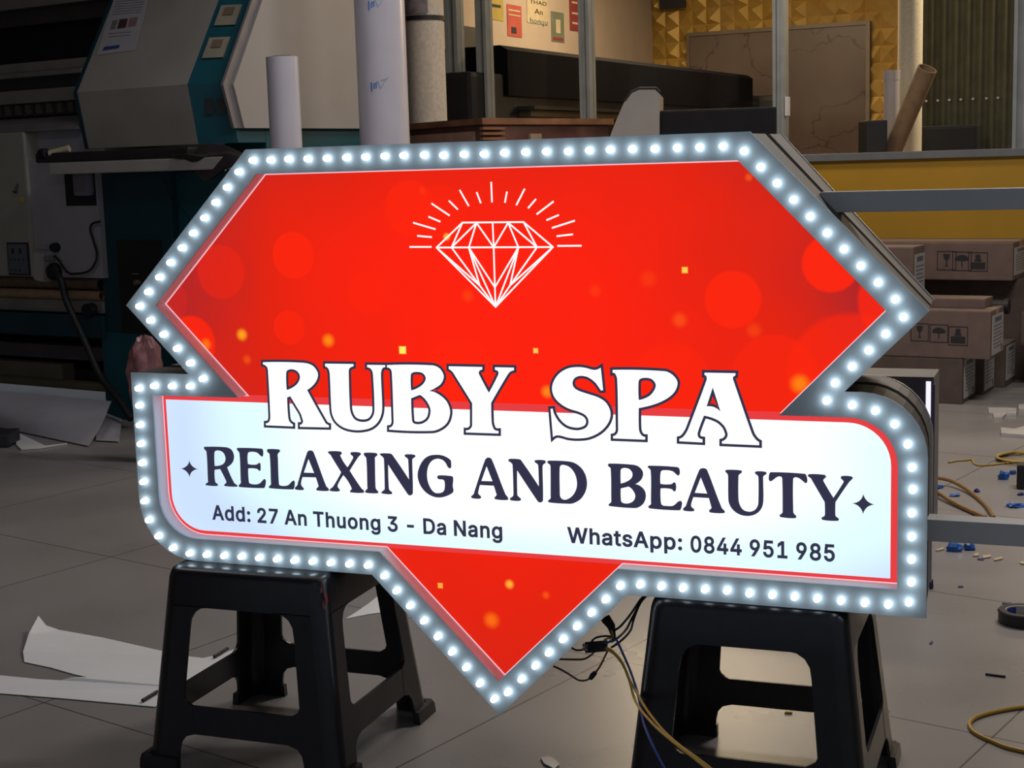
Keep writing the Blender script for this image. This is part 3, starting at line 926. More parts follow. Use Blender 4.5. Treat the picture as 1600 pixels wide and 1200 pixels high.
# sagging white media hanging out below the printer
def draped(top, bot, Yt, Yb, bulge, nm, label, n=14, m=9):
    P = []
    for j in range(m + 1):
        v = j / m
        for i in range(n + 1):
            u = i / n
            a_ = at(top[0][0] + (top[1][0] - top[0][0]) * u, top[0][1] + (top[1][1] - top[0][1]) * u, Yt[0] + (Yt[1] - Yt[0]) * u)
            b_2 = floor_at(bot[0][0] + (bot[1][0] - bot[0][0]) * u, bot[0][1] + (bot[1][1] - bot[0][1]) * u, .006)
            p_ = a_.lerp(b_2, v)
            w = math.sin(math.pi * v)
            d_ = (p_ - C0).normalized()
            P.append(p_ - Vector((d_.x, d_.y, 0)) * bulge * w + Vector((0, 0, .004 * math.sin(9 * u + 5 * v) * w)))
    f_ = [(j * (n + 1) + i, j * (n + 1) + i + 1, (j + 1) * (n + 1) + i + 1, (j + 1) * (n + 1) + i) for j in range(m) for i in range(n)]
    off = Vector((.0, .003, 0.0))
    N_ = len(P)
    mb_ = MB().add(P + [p_ + off for p_ in P], f_ + [tuple(N_ + q_ for q_ in g_) for g_ in f_])
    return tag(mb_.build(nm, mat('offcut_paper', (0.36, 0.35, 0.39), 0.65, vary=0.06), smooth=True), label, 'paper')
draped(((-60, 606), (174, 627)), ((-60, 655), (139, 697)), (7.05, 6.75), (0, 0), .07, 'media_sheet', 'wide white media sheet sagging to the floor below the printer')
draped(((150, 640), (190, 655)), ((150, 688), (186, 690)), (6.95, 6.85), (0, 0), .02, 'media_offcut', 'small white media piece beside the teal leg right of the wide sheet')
mbp = [floor_at(25, 676, .004), floor_at(70, 688, .03), floor_at(105, 694, .003), floor_at(60, 701, .003), floor_at(33, 703, .003), floor_at(25, 690, .02)]
tag(MB().slab([[(p_.x, p_.y) for p_ in mbp]], lambda u, v, d_: (u, v, d_), .002, .008).build('paper_scrap', M_PAPER), 'crumpled pale paper scrap on the floor below the wide media sheet', 'paper')
tag(MB().rbox(floor_at(-60, 700).x, floor_at(14, 700).x, floor_at(10, 700).y, floor_at(10, 690).y, 0.0, .06, .01).build('dark_board', M_DARK), 'low dark board on the floor at the left picture edge', 'board')

# pink plastic bag beside the printer
PB = Frame(at(229, 600, 5.9) - Vector((0, 0, at(229, 600, 5.9).z)), 0)
mb = MB()
n_, zt = 26, at(229, 527, 5.9).z
prof = [(0.035, 0.0), (.045, .1), (.05, .2), (.062, .30), (.066, .38), (.055, zt - .05), (.03, zt - .01), (0.004, zt)]
vs_ = []
for i, (r_, z_) in enumerate(prof):
    for k_ in range(n_):
        a_ = 2 * math.pi * k_ / n_
        rr = r_ * (1 + .16 * math.sin(5 * a_ + i) + .09 * math.sin(9 * a_ + 2 * i))
        vs_.append((rr * math.cos(a_), rr * math.sin(a_) * .8, z_ + .012 * math.sin(4 * a_ + i) * (i > 1)))
mb.add(vs_, [(i * n_ + k_, i * n_ + (k_ + 1) % n_, (i + 1) * n_ + (k_ + 1) % n_, (i + 1) * n_ + k_) for i in range(len(prof) - 1) for k_ in range(n_)])
tag(place(mb.build('plastic_bag', mat('dusky_pink_plastic', (0.30, 0.13, 0.14), 0.35, vary=0.3, scale=30, bump=.2), smooth=True), PB), 'crumpled dusky pink plastic bag standing beside the teal printer leg', 'bag')

# ------------------------------------------------------------------ cartons on the right
BX = Frame(floor_at(1503, 632), -30.0)
M_LABEL = mat('grey_white_label', (0.42, 0.41, 0.40), 0.6, vary=0.05)
M_LINK = mat('grey_label_ink', (0.13, 0.13, 0.15), 0.7)


def carton(x0, x1, y0, y1, z0, z1, label, m=None, picto=(), end=None, group=None, tape=True):
    fr_ = Frame(BX.m @ Vector((x1, y0, z0)), BX.yaw)
    t = thing('cardboard_box', fr_, label, 'box', group)
    W_, D_, H_ = x1 - x0, y1 - y0, z1 - z0
    MB().rbox(-W_, 0, 0, D_, 0, H_, .006).build('body', m or M_CARD, t)
    if tape:
        MB().box(-W_ + .005, -.005, D_ * .38, D_ * .62, H_ - .001, H_ + .0012).box(-.001, .0012, D_ * .38, D_ * .62, H_ * .82, H_).build('tape', M_TAN, t)
    for i, px in enumerate(picto):
        p_ = fr_.hy(px[0], px[1], -.001)
        s_ = px[2]
        mb_ = MB()
        for a0, a1, b0, b1 in ((-1, 1, .93, 1), (-1, 1, -1, -.93), (-1, -.93, -1, 1), (.93, 1, -1, 1)):
            mb_.box(p_.x + a0 * s_, p_.x + a1 * s_, -.0016, 0, p_.z + b0 * s_, p_.z + b1 * s_)
        f_ = lambda u, v: (p_.x + u * s_, -.0016, p_.z + v * s_)
        k = px[3]
        if k == 'glass':
            mb_.flat([[(-.35, .7), (.35, .7), (.28, .2), (.06, 0), (.06, -.5), (.28, -.6), (-.28, -.6), (-.06, -.5), (-.06, 0), (-.28, .2)]], f_)
        elif k == 'umbrella':
            mb_.flat([[(-.75, .1)] + [(.75 * math.cos(R(180 - 18 * j)), .1 + .55 * math.sin(R(180 - 18 * j))) for j in range(1, 10)] + [(.75, .1), (.05, .02), (.05, -.6), (-.05, -.6), (-.05, .02)]], f_)
        else:
            mb_.flat([[(-.75, -.75), (.75, -.75), (.75, -.05), (-.75, -.05)]], f_)
            mb_.flat([[(-.35, .05), (.35, .05), (.35, .25), (.2, .3), (.28, .55), (.2, .75), (-.2, .75), (-.28, .55), (-.2, .3), (-.35, .25)]], f_)
        mb_.build('pictogram', M_INK, t)
    if end:
        a, b, c, d_ = end
        lb = MB().box(-.001, .0022, D_ * a, D_ * b, H_ * c, H_ * d_).build('label', M_LABEL, t)
        ml = MB().box(.0022, .003, D_ * (a + .2 * (b - a)), D_ * (b - .2 * (b - a)), H_ * (d_ - .17 * (d_ - c)), H_ * (d_ - .06 * (d_ - c)))
        for k in range(7):
            zz_ = c + (d_ - c) * (.72 - .09 * k)
            ml.box(.0022, .003, D_ * (a + .1 * (b - a)), D_ * (b - (.1 + .07 * (k % 3)) * (b - a)), H_ * zz_, H_ * (zz_ + .016))
        ml.box(.0022, .003, D_ * (b - .22 * (b - a)), D_ * (b - .1 * (b - a)), H_ * (c + .04 * (d_ - c)), H_ * (c + .16 * (d_ - c)))
        ml.build('printing', M_LINK, lb)
    return t


b_ = lambda px, py, ly: BX.hy(px, py, ly)
zl = .207
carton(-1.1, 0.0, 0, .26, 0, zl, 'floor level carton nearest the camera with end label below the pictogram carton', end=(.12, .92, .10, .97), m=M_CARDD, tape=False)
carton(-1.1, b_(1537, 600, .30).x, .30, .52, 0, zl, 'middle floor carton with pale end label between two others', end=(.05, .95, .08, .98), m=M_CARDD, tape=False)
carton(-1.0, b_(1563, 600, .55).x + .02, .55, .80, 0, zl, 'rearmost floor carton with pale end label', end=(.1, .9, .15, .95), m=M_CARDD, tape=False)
c1x, c1t = b_(1548, 500, 0).x, b_(1480, 485, 0).z
carton(b_(1411, 520, 0).x - .55, c1x, 0, .27, zl + .002, c1t, 'carton with black handling pictograms lying on the floor cartons', picto=((1437, 519, .041, 'glass'), (1467, 521, .041, 'umbrella'), (1497, 525, .043, 'stack')), end=(.12, .95, .06, .88))
# flat carton and small carton on top of it
carton(b_(1455, 470, .12).x - .5, b_(1541, 470, .12).x, .1, .26, c1t + .001, c1t + .045, 'thin flat carton lying on the pictogram carton', tape=False)
sz = b_(1420, 386, .30)
cs1 = carton(b_(1380, 400, .30).x - .1, b_(1428, 420, .30).x, .29, .5, c1t + .0015, sz.z, 'small carton with white end label tucked behind the sign', end=(.1, .95, .05, .86), tape=False)
# rear carton column carrying the long carton
zr = b_(1500, 441, .62).z
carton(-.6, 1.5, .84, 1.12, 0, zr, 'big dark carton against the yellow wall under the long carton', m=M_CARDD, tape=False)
lt = b_(1480, 379, .72).z
carton(b_(1380, 400, .72).x - .2, b_(1583, 400, .72).x, .72, 1.1, zr + .002, lt, 'long carton with faint pictograms topmost by the yellow wall', picto=((1479, 407, .047, 'glass'), (1503, 408, .047, 'umbrella'), (1528, 409, .047, 'stack')), end=(.08, .9, .12, .85))
a, b = b_(1562, 478, .35), b_(1578, 478, .35)
tag(place(MB().rbox(c1x + .02, c1x + .1, .56, .8, zl + .001, b.z - .05, .01).build('cardboard_offcut', M_CARDD), BX), 'dark offcut wedged behind the pictogram carton', 'offcut')
rl = MB().tube([BX.m @ Vector((b.x - .25, .325, b.z)), BX.m @ Vector((b.x, .325, b.z))], .03, 18).tube([BX.m @ Vector((b.x - .02, .325, b.z)), BX.m @ Vector((b.x + .002, .325, b.z))], .036, 18)
bl = Frame(BX.m @ Vector((c1x, .3, zl)), 0)
tag(rl.build('black_roller', M_BLACK, smooth=True), 'black roller with round end lying behind the pictogram carton', 'roller')

# second light box on the floor behind the sign
LBF = Frame(at(1458, 620, 4.42) - Vector((0, 0, at(1458, 620, 4.42).z)), -21.27)
lb = thing('light_box', LBF, 'grey light box with glowing edge standing behind the big red sign', 'light box')
zt = LBF.hy(1400, 589, 0).z
MB().rbox(-.75, 0, .006, .19, 0, zt, .004).build('casing', mat('casing_grey', (0.15, 0.142, 0.135), 0.5, vary=0.08), lb)
MB().box(-.752, .001, 0, .006, 0, zt + .001).build('front_face', mat('dark_violet_acrylic', (0.035, 0.032, 0.045), 0.3, vary=0.1), lb)
g0, g1_ = LBF.hy(1447, 596, -.002), LBF.hy(1453.5, 690, -.002)
MB().box(g0.x, g1_.x, -.004, 0, g1_.z, g0.z).build('glowing_edge', glow('edge_glow', (0.82, 0.80, 1.0), 1.15), lb)
MB().box(g1_.x + .003, g1_.x + .012, -.003, 0, 0.02, zt - .02).build('violet_edge', mat('violet_edge', (0.06, 0.045, 0.12), 0.3), lb)

# ------------------------------------------------------------------ stools
def make_stool():
    H_, h0, h1 = .39, .168, .212
    wv = lambda z: h1 + (h0 - h1) * z / H_
    fr_ = Frame((-.463, 2.905, 0), -20.3)
    t = thing('plastic_stool', fr_, 'black plastic stool under the left half of the sign', 'stool', 'stools carrying the sign')
    # seat: rounded square top with a skirt
    def ring(hw, z, rc=.03, n=6):
        pts = []
        for (cx, cy, a0) in ((1, 1, 0), (-1, 1, 90), (-1, -1, 180), (1, -1, 270)):
            pts += [((hw - rc) * cx + rc * math.cos(R(a0 + 90 * i / n)), (hw - rc) * cy + rc * math.sin(R(a0 + 90 * i / n)), z) for i in range(n + 1)]
        return pts
    rings = [ring(wv(.318), .318), ring(wv(.37), .37), ring(h0, .378), ring(h0 - .003, .385), ring(h0 - .011, .39), ring(h0 - .03, .3895)]
    inner = [ring(wv(.318) - .006, .318), ring(wv(.37) - .006, .372)]
    mb_ = MB()
    n = len(rings[0])
    allr = rings
    mb_.add([p_ for g in allr for p_ in g], [(i * n + k, i * n + (k + 1) % n, (i + 1) * n + (k + 1) % n, (i + 1) * n + k) for i in range(len(allr) - 1) for k in range(n)] + [tuple((len(allr) - 1) * n + k for k in range(n))])
    mb_.add([p_ for g in inner for p_ in g], [(k, (k + 1) % n, n + (k + 1) % n, n + k) for k in range(n)] + [tuple(n + k for k in range(n))])
    mb_.add(rings[0] + inner[0], [(k, (k + 1) % n, n + (k + 1) % n, n + k) for k in range(n)])
    mb_.build('seat', M_BLACKPL, t, True)
    rotk = lambda k: (math.cos(k * math.pi / 2), math.sin(k * math.pi / 2))
    def face(k):
        nx, ny = rotk(k)            # outward normal of face k
        tx, ty = -ny, nx            # along the face
        return lambda u, z, d: (nx * (wv(z) - d) + tx * u, ny * (wv(z) - d) + ty * u, z)
    lw = lambda z: .066 + .008 * (1 - z / H_)
    rc = .045
    for k in range(4):
        f0, f1 = face(k), face((k + 1) % 4)
        mb_ = MB()
        for f_, sgn in ((f0, 1), (f1, -1)):
            # L-shaped leg: one flange on each neighbouring face; the inner edge swells into the skirt and the stretcher
            E = lambda z: sgn * (wv(z) - .03)
            I = lambda z: sgn * (wv(z) - lw(z))
            g = -sgn
            poly = [(E(0), 0), (E(.2), .2), (E(.32), .32)]
            poly += [(I(.32) + g * rc, .32), (I(.31) + g * rc * .5, .3165), (I(.305) + g * rc * .2, .308), (I(.29) + g * rc * .04, .294), (I(.275), .275)]
            poly += [(I(.145), .145), (I(.137) + g * .004, .137), (I(.13) + g * .012, .132), (I(.128) + g * .02, .128)]
            poly += [(I(.074) + g * .03, .074), (I(.06) + g * .012, .068), (I(.05) + g * .003, .056), (I(.04), .04), (I(0), 0)]
            mb_.slab([poly], f_, 0, .006)
        # rounded corner between the two flanges
        seg = 5
        za = [0, .1, .2, .32]
        vs_ = []
        for z in za:
            c_ = wv(z) - .03
            nx0, ny0 = rotk(k)
            nx1, ny1 = rotk((k + 1) % 4)
            for rr in (.03, .024):
                for i in range(seg + 1):
                    a_ = math.pi / 2 * i / seg
                    u_, v_ = c_ + rr * math.cos(a_), c_ + rr * math.sin(a_)
                    vs_.append((nx0 * u_ + nx1 * v_, ny0 * u_ + ny1 * v_, z))
        st_ = 2 * (seg + 1)
        fs_ = []
        for j in range(len(za) - 1):
            for o_ in (0, seg + 1):
                fs_ += [(j * st_ + o_ + i, j * st_ + o_ + i + 1, (j + 1) * st_ + o_ + i + 1, (j + 1) * st_ + o_ + i) for i in range(seg)]
        fs_ += [(i, i + 1, seg + 2 + i, seg + 1 + i) for i in range(seg)]
        mb_.add(vs_, fs_)
        lg = mb_.build('leg', M_BLACKPL, t, True)
        # foot rim
        mb_ = MB()
        for f_, sgn in ((f0, 1), (f1, -1)):
            E0, I0 = sgn * (h1 + .004), sgn * (h1 - .078)
            mb_.slab([[(E0, 0), (E0, .018), (sgn * (h1 - .002), .026), (I0, .026), (I0, 0)]], f_, -.009, .004)
        mb_.build('foot', M_BLACKPL, lg)
    for k in range(4):
        f_ = face(k)
        x_ = lambda z: wv(z) - lw(z) - .015
        MB().slab([[(-x_(.128), .128), (x_(.128), .128), (x_(.074), .074), (-x_(.074), .074)]], f_, .0005, .0065).build('stretcher', M_BLACKPL, t)
    return t


st = make_stool()
st2 = copy_tree(st)
st2.location = (.44, 2.602, 0)
st2['label'] = 'black plastic stool under the right half of the sign beside hanging wires'
# red paint smear on the left stool's front corner
sf = Frame((-.463, 2.905, 0), -20.3)
mb = MB()
random.seed(3)
for k in range(9):
    c = (.1595 + random.uniform(-.001, .001), -.1755 + random.uniform(0, .02), .372 - random.uniform(0, .035))
    w_ = random.uniform(.0015, .0035)
    mb.add([(.1725 + (.39 - c[2]) * .113 - .0035, c[1] - w_, c[2] - w_ * 2), (.1725 + (.39 - c[2]) * .113 - .0035, c[1] + w_, c[2] - w_), (.1725 + (.39 - c[2]) * .113 - .0035, c[1] + w_ * .6, c[2] + w_ * 2)], [(0, 1, 2)])
mb.build('paint_smear', mat('red_paint', (0.35, 0.03, 0.03), 0.6), [o for o in st.children if o.name.startswith('seat')][0])

# ------------------------------------------------------------------ the sign
U = 0.75
SF = Frame((-.04058, 2.61802, .14361), -21.2725)
sg = thing('light_box_sign', SF, 'diamond shaped red and white spa light box ringed with bright LEDs', 'sign')
TIP = .9197
S = lambda x, y: (x * U, (TIP - y) * U)                 # design units (half width = 1, y down) -> metres


def mirror_outline(half_r, half_l):
    return [S(*p_) for p_ in half_r] + [S(*p_) for p_ in half_l]


# outer edge of the LED border, clockwise from the top left
OUT_R = [(-.6231, -.4593), (.6231, -.4593), (1.0009, -.0747), (.8255, .1009)] + \
    [(.861 + .14 * math.sin(R(a_)), .2412 - .1403 * math.cos(R(a_))) for a_ in range(0, 91, 10)] + \
    [(1.0009, .5912), (.3293, .5912), (0, .9197)]
OUT_L = [(-.3293, .5912)] + [(-.8409 - .16 * math.sin(R(a_)), .4312 + .16 * math.cos(R(a_))) for a_ in range(0, 91, 10)] + \
    [(-1.0009, .1009), (-.8255, .1009), (-1.0009, -.0747)]
OUTER = mirror_outline(OUT_R, OUT_L)
INN_R = [(-.5965, -.399), (.5965, -.399), (.912, -.0745), (.684, .157)] + \
    [(.834 + .105 * math.sin(R(a_)), .262 - .105 * math.cos(R(a_))) for a_ in range(0, 91, 10)] + \
    [(.939, .532), (.3065, .531), (0, .8337)]
INN_L = [(-.3065, .531)] + [(-.832 - .107 * math.sin(R(a_)), .425 + .107 * math.cos(R(a_))) for a_ in range(0, 91, 10)] + \
    [(-.939, .159), (-.684, .157), (-.912, -.0745)]
INNER = mirror_outline(INN_R, INN_L)
DEP = .0335                                            # how far the lit face sits behind the border
fy = lambda d: (lambda u, v: (u, d, v))
fz = lambda u, v, d: (u, d, v)
M_PLATE = mat('grey_border_sheet', (0.57, 0.685, 0.74), 0.5, vary=0.05, scale=20)
M_SHELL = mat('casing_sheet', (0.12, 0.112, 0.105), 0.6, vary=0.08, scale=10)
mb = MB()
mb.slab([OUTER, INNER], fz, 0.0, .005)
mb.build('border_plate', M_PLATE, sg)
# inner walls of the recess
MB().wall(INNER, fy(.004), INNER, fy(DEP + .002)).build('recess_wall', mat('white_recess_acrylic', (0.88, 0.86, 0.90), 0.5, vary=0.02), sg)
# outer casing: front band, dark joint, rear band, slightly smaller at the back
ctr = (0, (TIP - .1) * U)
def shrink(d):
    k = .004 + .016 * d / .21
    out = []
    for (u, v) in OUTER:
        f = 1.0 - (k if u > .2 else k * .6)
        top_shift = .006 * d / .21 if v > .95 else 0
        if u > 0.55 and v < 1.0 or u < -.55:
            out.append((u * f, v - (0.002 if v > .5 else -.002)))
        else:
            out.append((u * (1 + .022 * d / .21 if v > .95 else 1), v - .003 * (1 if v > .5 else -1)))
    return out
for nm, d0, d1, m in (('casing_front', .005, .098, M_SHELL), ('casing_joint', .098, .128, mat('dark_joint', (0.008, 0.008, 0.008), 0.9, spec=.05)), ('casing_rear', .128, .208, mat('rear_casing_sheet', (0.19, 0.178, 0.165), 0.6))):
    a, b = shrink(d0), shrink(d1)
    if nm == 'casing_joint':
        pass
    MB().wall(a, fy(d0), b, fy(d1)).build(nm, m, sg)
bk = shrink(.208)
mb = MB()
mb.slab([[(u * 1.004, v) for u, v in bk]], fz, .208, .213)
mb.build('back_plate', mat('pale_back_edge', (0.70, 0.66, 0.62), 0.4), sg)

# -- the lit face
face_m = bpy.data.materials.new('lit_red_face')
face_m.use_nodes = True
MATS['lit_red_face'] = face_m
t = NT(face_m)
pb_ = face_m.node_tree.nodes['Principled BSDF']
pb_.inputs['Base Color'].default_value = (.05, .004, .002, 1)
pb_.inputs['Roughness'].default_value = .45
pb_.inputs['Specular IOR Level'].default_value = .25
vec, x, y, z = t.coords()
# printed red cloudy ground, print and backlight falloff both coloured into the outer corners
ctr_px = SF.hy(800, 560, DEP)
gx = t.math('DIVIDE', t.math('ABSOLUTE', t.math('SUBTRACT', x, .02)), .62)
gz = t.math('MULTIPLY', t.math('MAXIMUM', t.math('SUBTRACT', z, SF.hy(800, 500, DEP).z), t.math('MULTIPLY', t.math('SUBTRACT', SF.hy(800, 500, DEP).z, z), .55)), 1 / .40)
rad = t.math('POWER', t.math('ADD', t.math('POWER', gx, 2.4), t.math('POWER', gz, 2.4)), .42)
nz = t.noise(vec, 3.2, 3)
rr = t.math('ADD', rad, t.math('MULTIPLY', t.math('SUBTRACT', nz, .5), .55))
col = t.mix(t.smooth(rr, .25, .95), (0.98, 0.014, 0.003), (0.72, 0.016, 0.004))
col = t.mix(t.smooth(rr, .75, 1.2), col, (0.40, 0.018, 0.02))
def dist(cx, cz, sq=False):
    dx = t.math('SUBTRACT', x, cx)
    dz = t.math('SUBTRACT', z, cz)
    if sq:
        return t.math('MAXIMUM', t.math('ABSOLUTE', dx), t.math('ABSOLUTE', dz))
    return t.math('SQRT', t.math('ADD', t.math('MULTIPLY', dx, dx), t.math('MULTIPLY', dz, dz)))
PXM = SF.hy(900, 500, DEP).x - SF.hy(899, 500, DEP).x   # metres per pixel on the face
for (px, py, r_, amt) in ((458, 399, 37, .75), (452, 512, 28, .6), (640, 325, 42, .6), (575, 460, 34, .3), (1145, 468, 41, .8), (1298, 412, 40, .9), (1410, 470, 60, .75), (1210, 590, 62, .5), (300, 535, 44, .85), (1330, 590, 90, .6), (345, 425, 44, .35), (690, 330, 40, .3), (720, 600, 70, .5), (1050, 600, 60, .45), (260, 470, 40, .2)):
    c = SF.hy(px, py, DEP)
    f = t.math('MULTIPLY', t.math('SUBTRACT', 1.0, t.smooth(dist(c.x, c.z), r_ * PXM * .93, r_ * PXM * 1.06)), amt)
    col = t.mix(f, col, (1.0, 0.018, 0.002))
for (px, py, r_, amt, cc, sq) in ((378, 523, 12, 1, (1.0, .36, .01), 0), (513, 532, 13, .9, (1.0, .27, .005), 0), (322, 538, 12, .8, (1.0, .2, .005), 0), (386, 562, 10, .5, (1.0, .12, .005), 0),
                                  (629, 547, 6, 1, (1.0, .85, .12), 1), (837, 548, 4, 1, (1.0, .55, .1), 1), (1070, 422, 4.5, 1, (1.0, .6, .07), 1), (698, 370, 7, 1, (1.0, .5, .05), 0), (1062, 500, 14, .6, (1.0, .10, .01), 0),
                                  (1250, 600, 17, .85, (1.0, .25, .005), 0), (796, 913, 9, 1, (1.0, .45, .04), 0), (768, 969, 16, .9, (1.0, .16, .006), 0), (688, 915, 4.5, 1, (1.0, .4, .05), 1), (853, 930, 8, .6, (1.0, .12, .01), 0),
                                  (731, 462, 13, .5, (1.0, .07, .005), 0), (930, 454, 12, .4, (1.0, .06, .005), 0), (1013, 436, 16, .4, (1.0, .06, .004), 0), (1178, 516, 14, .5, (1.0, .07, .004), 0), (660, 298, 8, .3, (1.0, .06, .004), 0), (855, 612, 12, .9, (1.0, .25, .01), 0), (1170, 277, 7, .6, (1.0, .12, .01), 0)):
    c = SF.hy(px, py, DEP)
    f = t.math('MULTIPLY', t.math('SUBTRACT', 1.0, t.smooth(dist(c.x, c.z, bool(sq)), r_ * PXM * (.75 if sq else .15), r_ * PXM * (1.15 if sq else 1.1))), amt)
    col = t.mix(f, col, cc)
face_m.node_tree.links.new(col, pb_.inputs['Emission Color'])
pb_.inputs['Emission Strength'].default_value = 1.0
rf = MB().flat([INNER], fy(DEP)).build('red_face', face_m, sg)

M_BORD = glow('lit_red_border', (0.80, 0.045, 0.05), 1.0)
PX0, PX1, PY0, PY1 = -.940, .939, .157, .532


def panel(x0, x1, y0, y1, r_):
    l = [(x0, y0)] + [(x1 - r_ + r_ * math.sin(R(a_)), y0 + r_ - r_ * math.cos(R(a_))) for a_ in range(0, 91, 9)] + [(x1, y1)] + \
        [(x0 + r_ - r_ * math.sin(R(a_)), y1 - r_ + r_ * math.cos(R(a_))) for a_ in range(0, 91, 9)]
    return [S(*p_) for p_ in l]


MB().flat([panel(PX0, PX1, PY0, PY1, .106)], fy(DEP - .0004)).build('panel_border', M_BORD, rf)
white_m = bpy.data.materials.new('lit_white_panel')
white_m.use_nodes = True
t = NT(white_m)
pb_ = white_m.node_tree.nodes['Principled BSDF']
pb_.inputs['Base Color'].default_value = (.3, .3, .3, 1)
pb_.inputs['Roughness'].default_value = .45
pb_.inputs['Specular IOR Level'].default_value = .25
vec, x, y, z = t.coords()
ex = t.math('MULTIPLY', t.math('ABSOLUTE', t.math('SUBTRACT', x, .10)), 1 / .62)
zc_ = SF.hy(800, 740, DEP).z
ez = t.math('DIVIDE', t.math('SUBTRACT', zc_ + .03, z), .13)
e = t.math('ADD', t.math('POWER', ex, 3.0), t.math('MULTIPLY', t.math('POWER', t.math('MAXIMUM', ez, 0.0), 2.0), .5))
col = t.mix(t.smooth(e, .1, 1.0), (1.08, 1.08, 1.08), (.76, 1.0, 1.04))  # uneven backlight put into the emission colour, bluer away from the middle
col = t.mix(t.smooth(e, .95, 1.9), col, (.60, .76, 1.0))
white_m.node_tree.links.new(col, pb_.inputs['Emission Color'])
pb_.inputs['Emission Strength'].default_value = 0.97
wpn = MB().flat([panel(-.9285, .9195, .1755, .5205, .0935)], fy(DEP - .0008)).build('white_panel', white_m, rf)
# bright cut edge of the face sheet
def inset(loop, w):
    n = len(loop)
    area = sum(loop[i][0] * loop[(i + 1) % n][1] - loop[(i + 1) % n][0] * loop[i][1] for i in range(n))
    sgn = 1 if area > 0 else -1
    out = []
    for i in range(n):
        p0, p1, p2 = Vector(loop[i - 1]), Vector(loop[i]), Vector(loop[(i + 1) % n])
        d0, d1 = (p1 - p0).normalized(), (p2 - p1).normalized()
        n0, n1 = Vector((-d0.y, d0.x)) * sgn, Vector((-d1.y, d1.x)) * sgn
        k = 1 + n0.dot(n1)
        mm = (n0 + n1) / max(k, .18)
        out.append(tuple(p1 + mm * w))
    return out
MB().flat([INNER, inset(INNER, .0022)], fy(DEP - .0006)).build('face_edge', glow('face_edge_glow', (1.0, .55, .62), 0.95), rf)


# -- lettering: outlines read off the sign, * marks a smooth point
def contour(s, ox, oy, sc, d):
    pts = []
    for w in s.split():
        sm = w.endswith('*')
        a_, b_2 = w.rstrip('*').split(',')
        p_ = SF.hy(ox + float(a_) / sc, oy + float(b_2) / sc, d)
        pts.append((Vector((p_.x, p_.z)), sm))
    n = len(pts)
    tan = []
    for i in range(n):
        tan.append((pts[(i + 1) % n][0] - pts[i - 1][0]).normalized() if pts[i][1] else None)
    out = []
    for i in range(n):
        p0, s0 = pts[i]
        p1, s1 = pts[(i + 1) % n]
        L = (p1 - p0).length
        if not s0 and not s1:
            out.append(tuple(p0))
            continue
        ch = (p1 - p0).normalized()
        t0 = tan[i] if s0 else None
        t1 = tan[(i + 1) % n] if s1 else None
        if t0 is None:
            t0 = (ch * 2 * ch.dot(t1) - t1) if t1 is not None else ch
        if t1 is None:
            t1 = (ch * 2 * ch.dot(t0) - t0)
        c0, c1 = p0 + t0 * L / 3, p1 - t1 * L / 3
        K = 6
        for k in range(K):
            f = k / K
            out.append(tuple(p0 * (1 - f) ** 3 + c0 * 3 * f * (1 - f) ** 2 + c1 * 3 * f * f * (1 - f) + p1 * f ** 3))
    return out


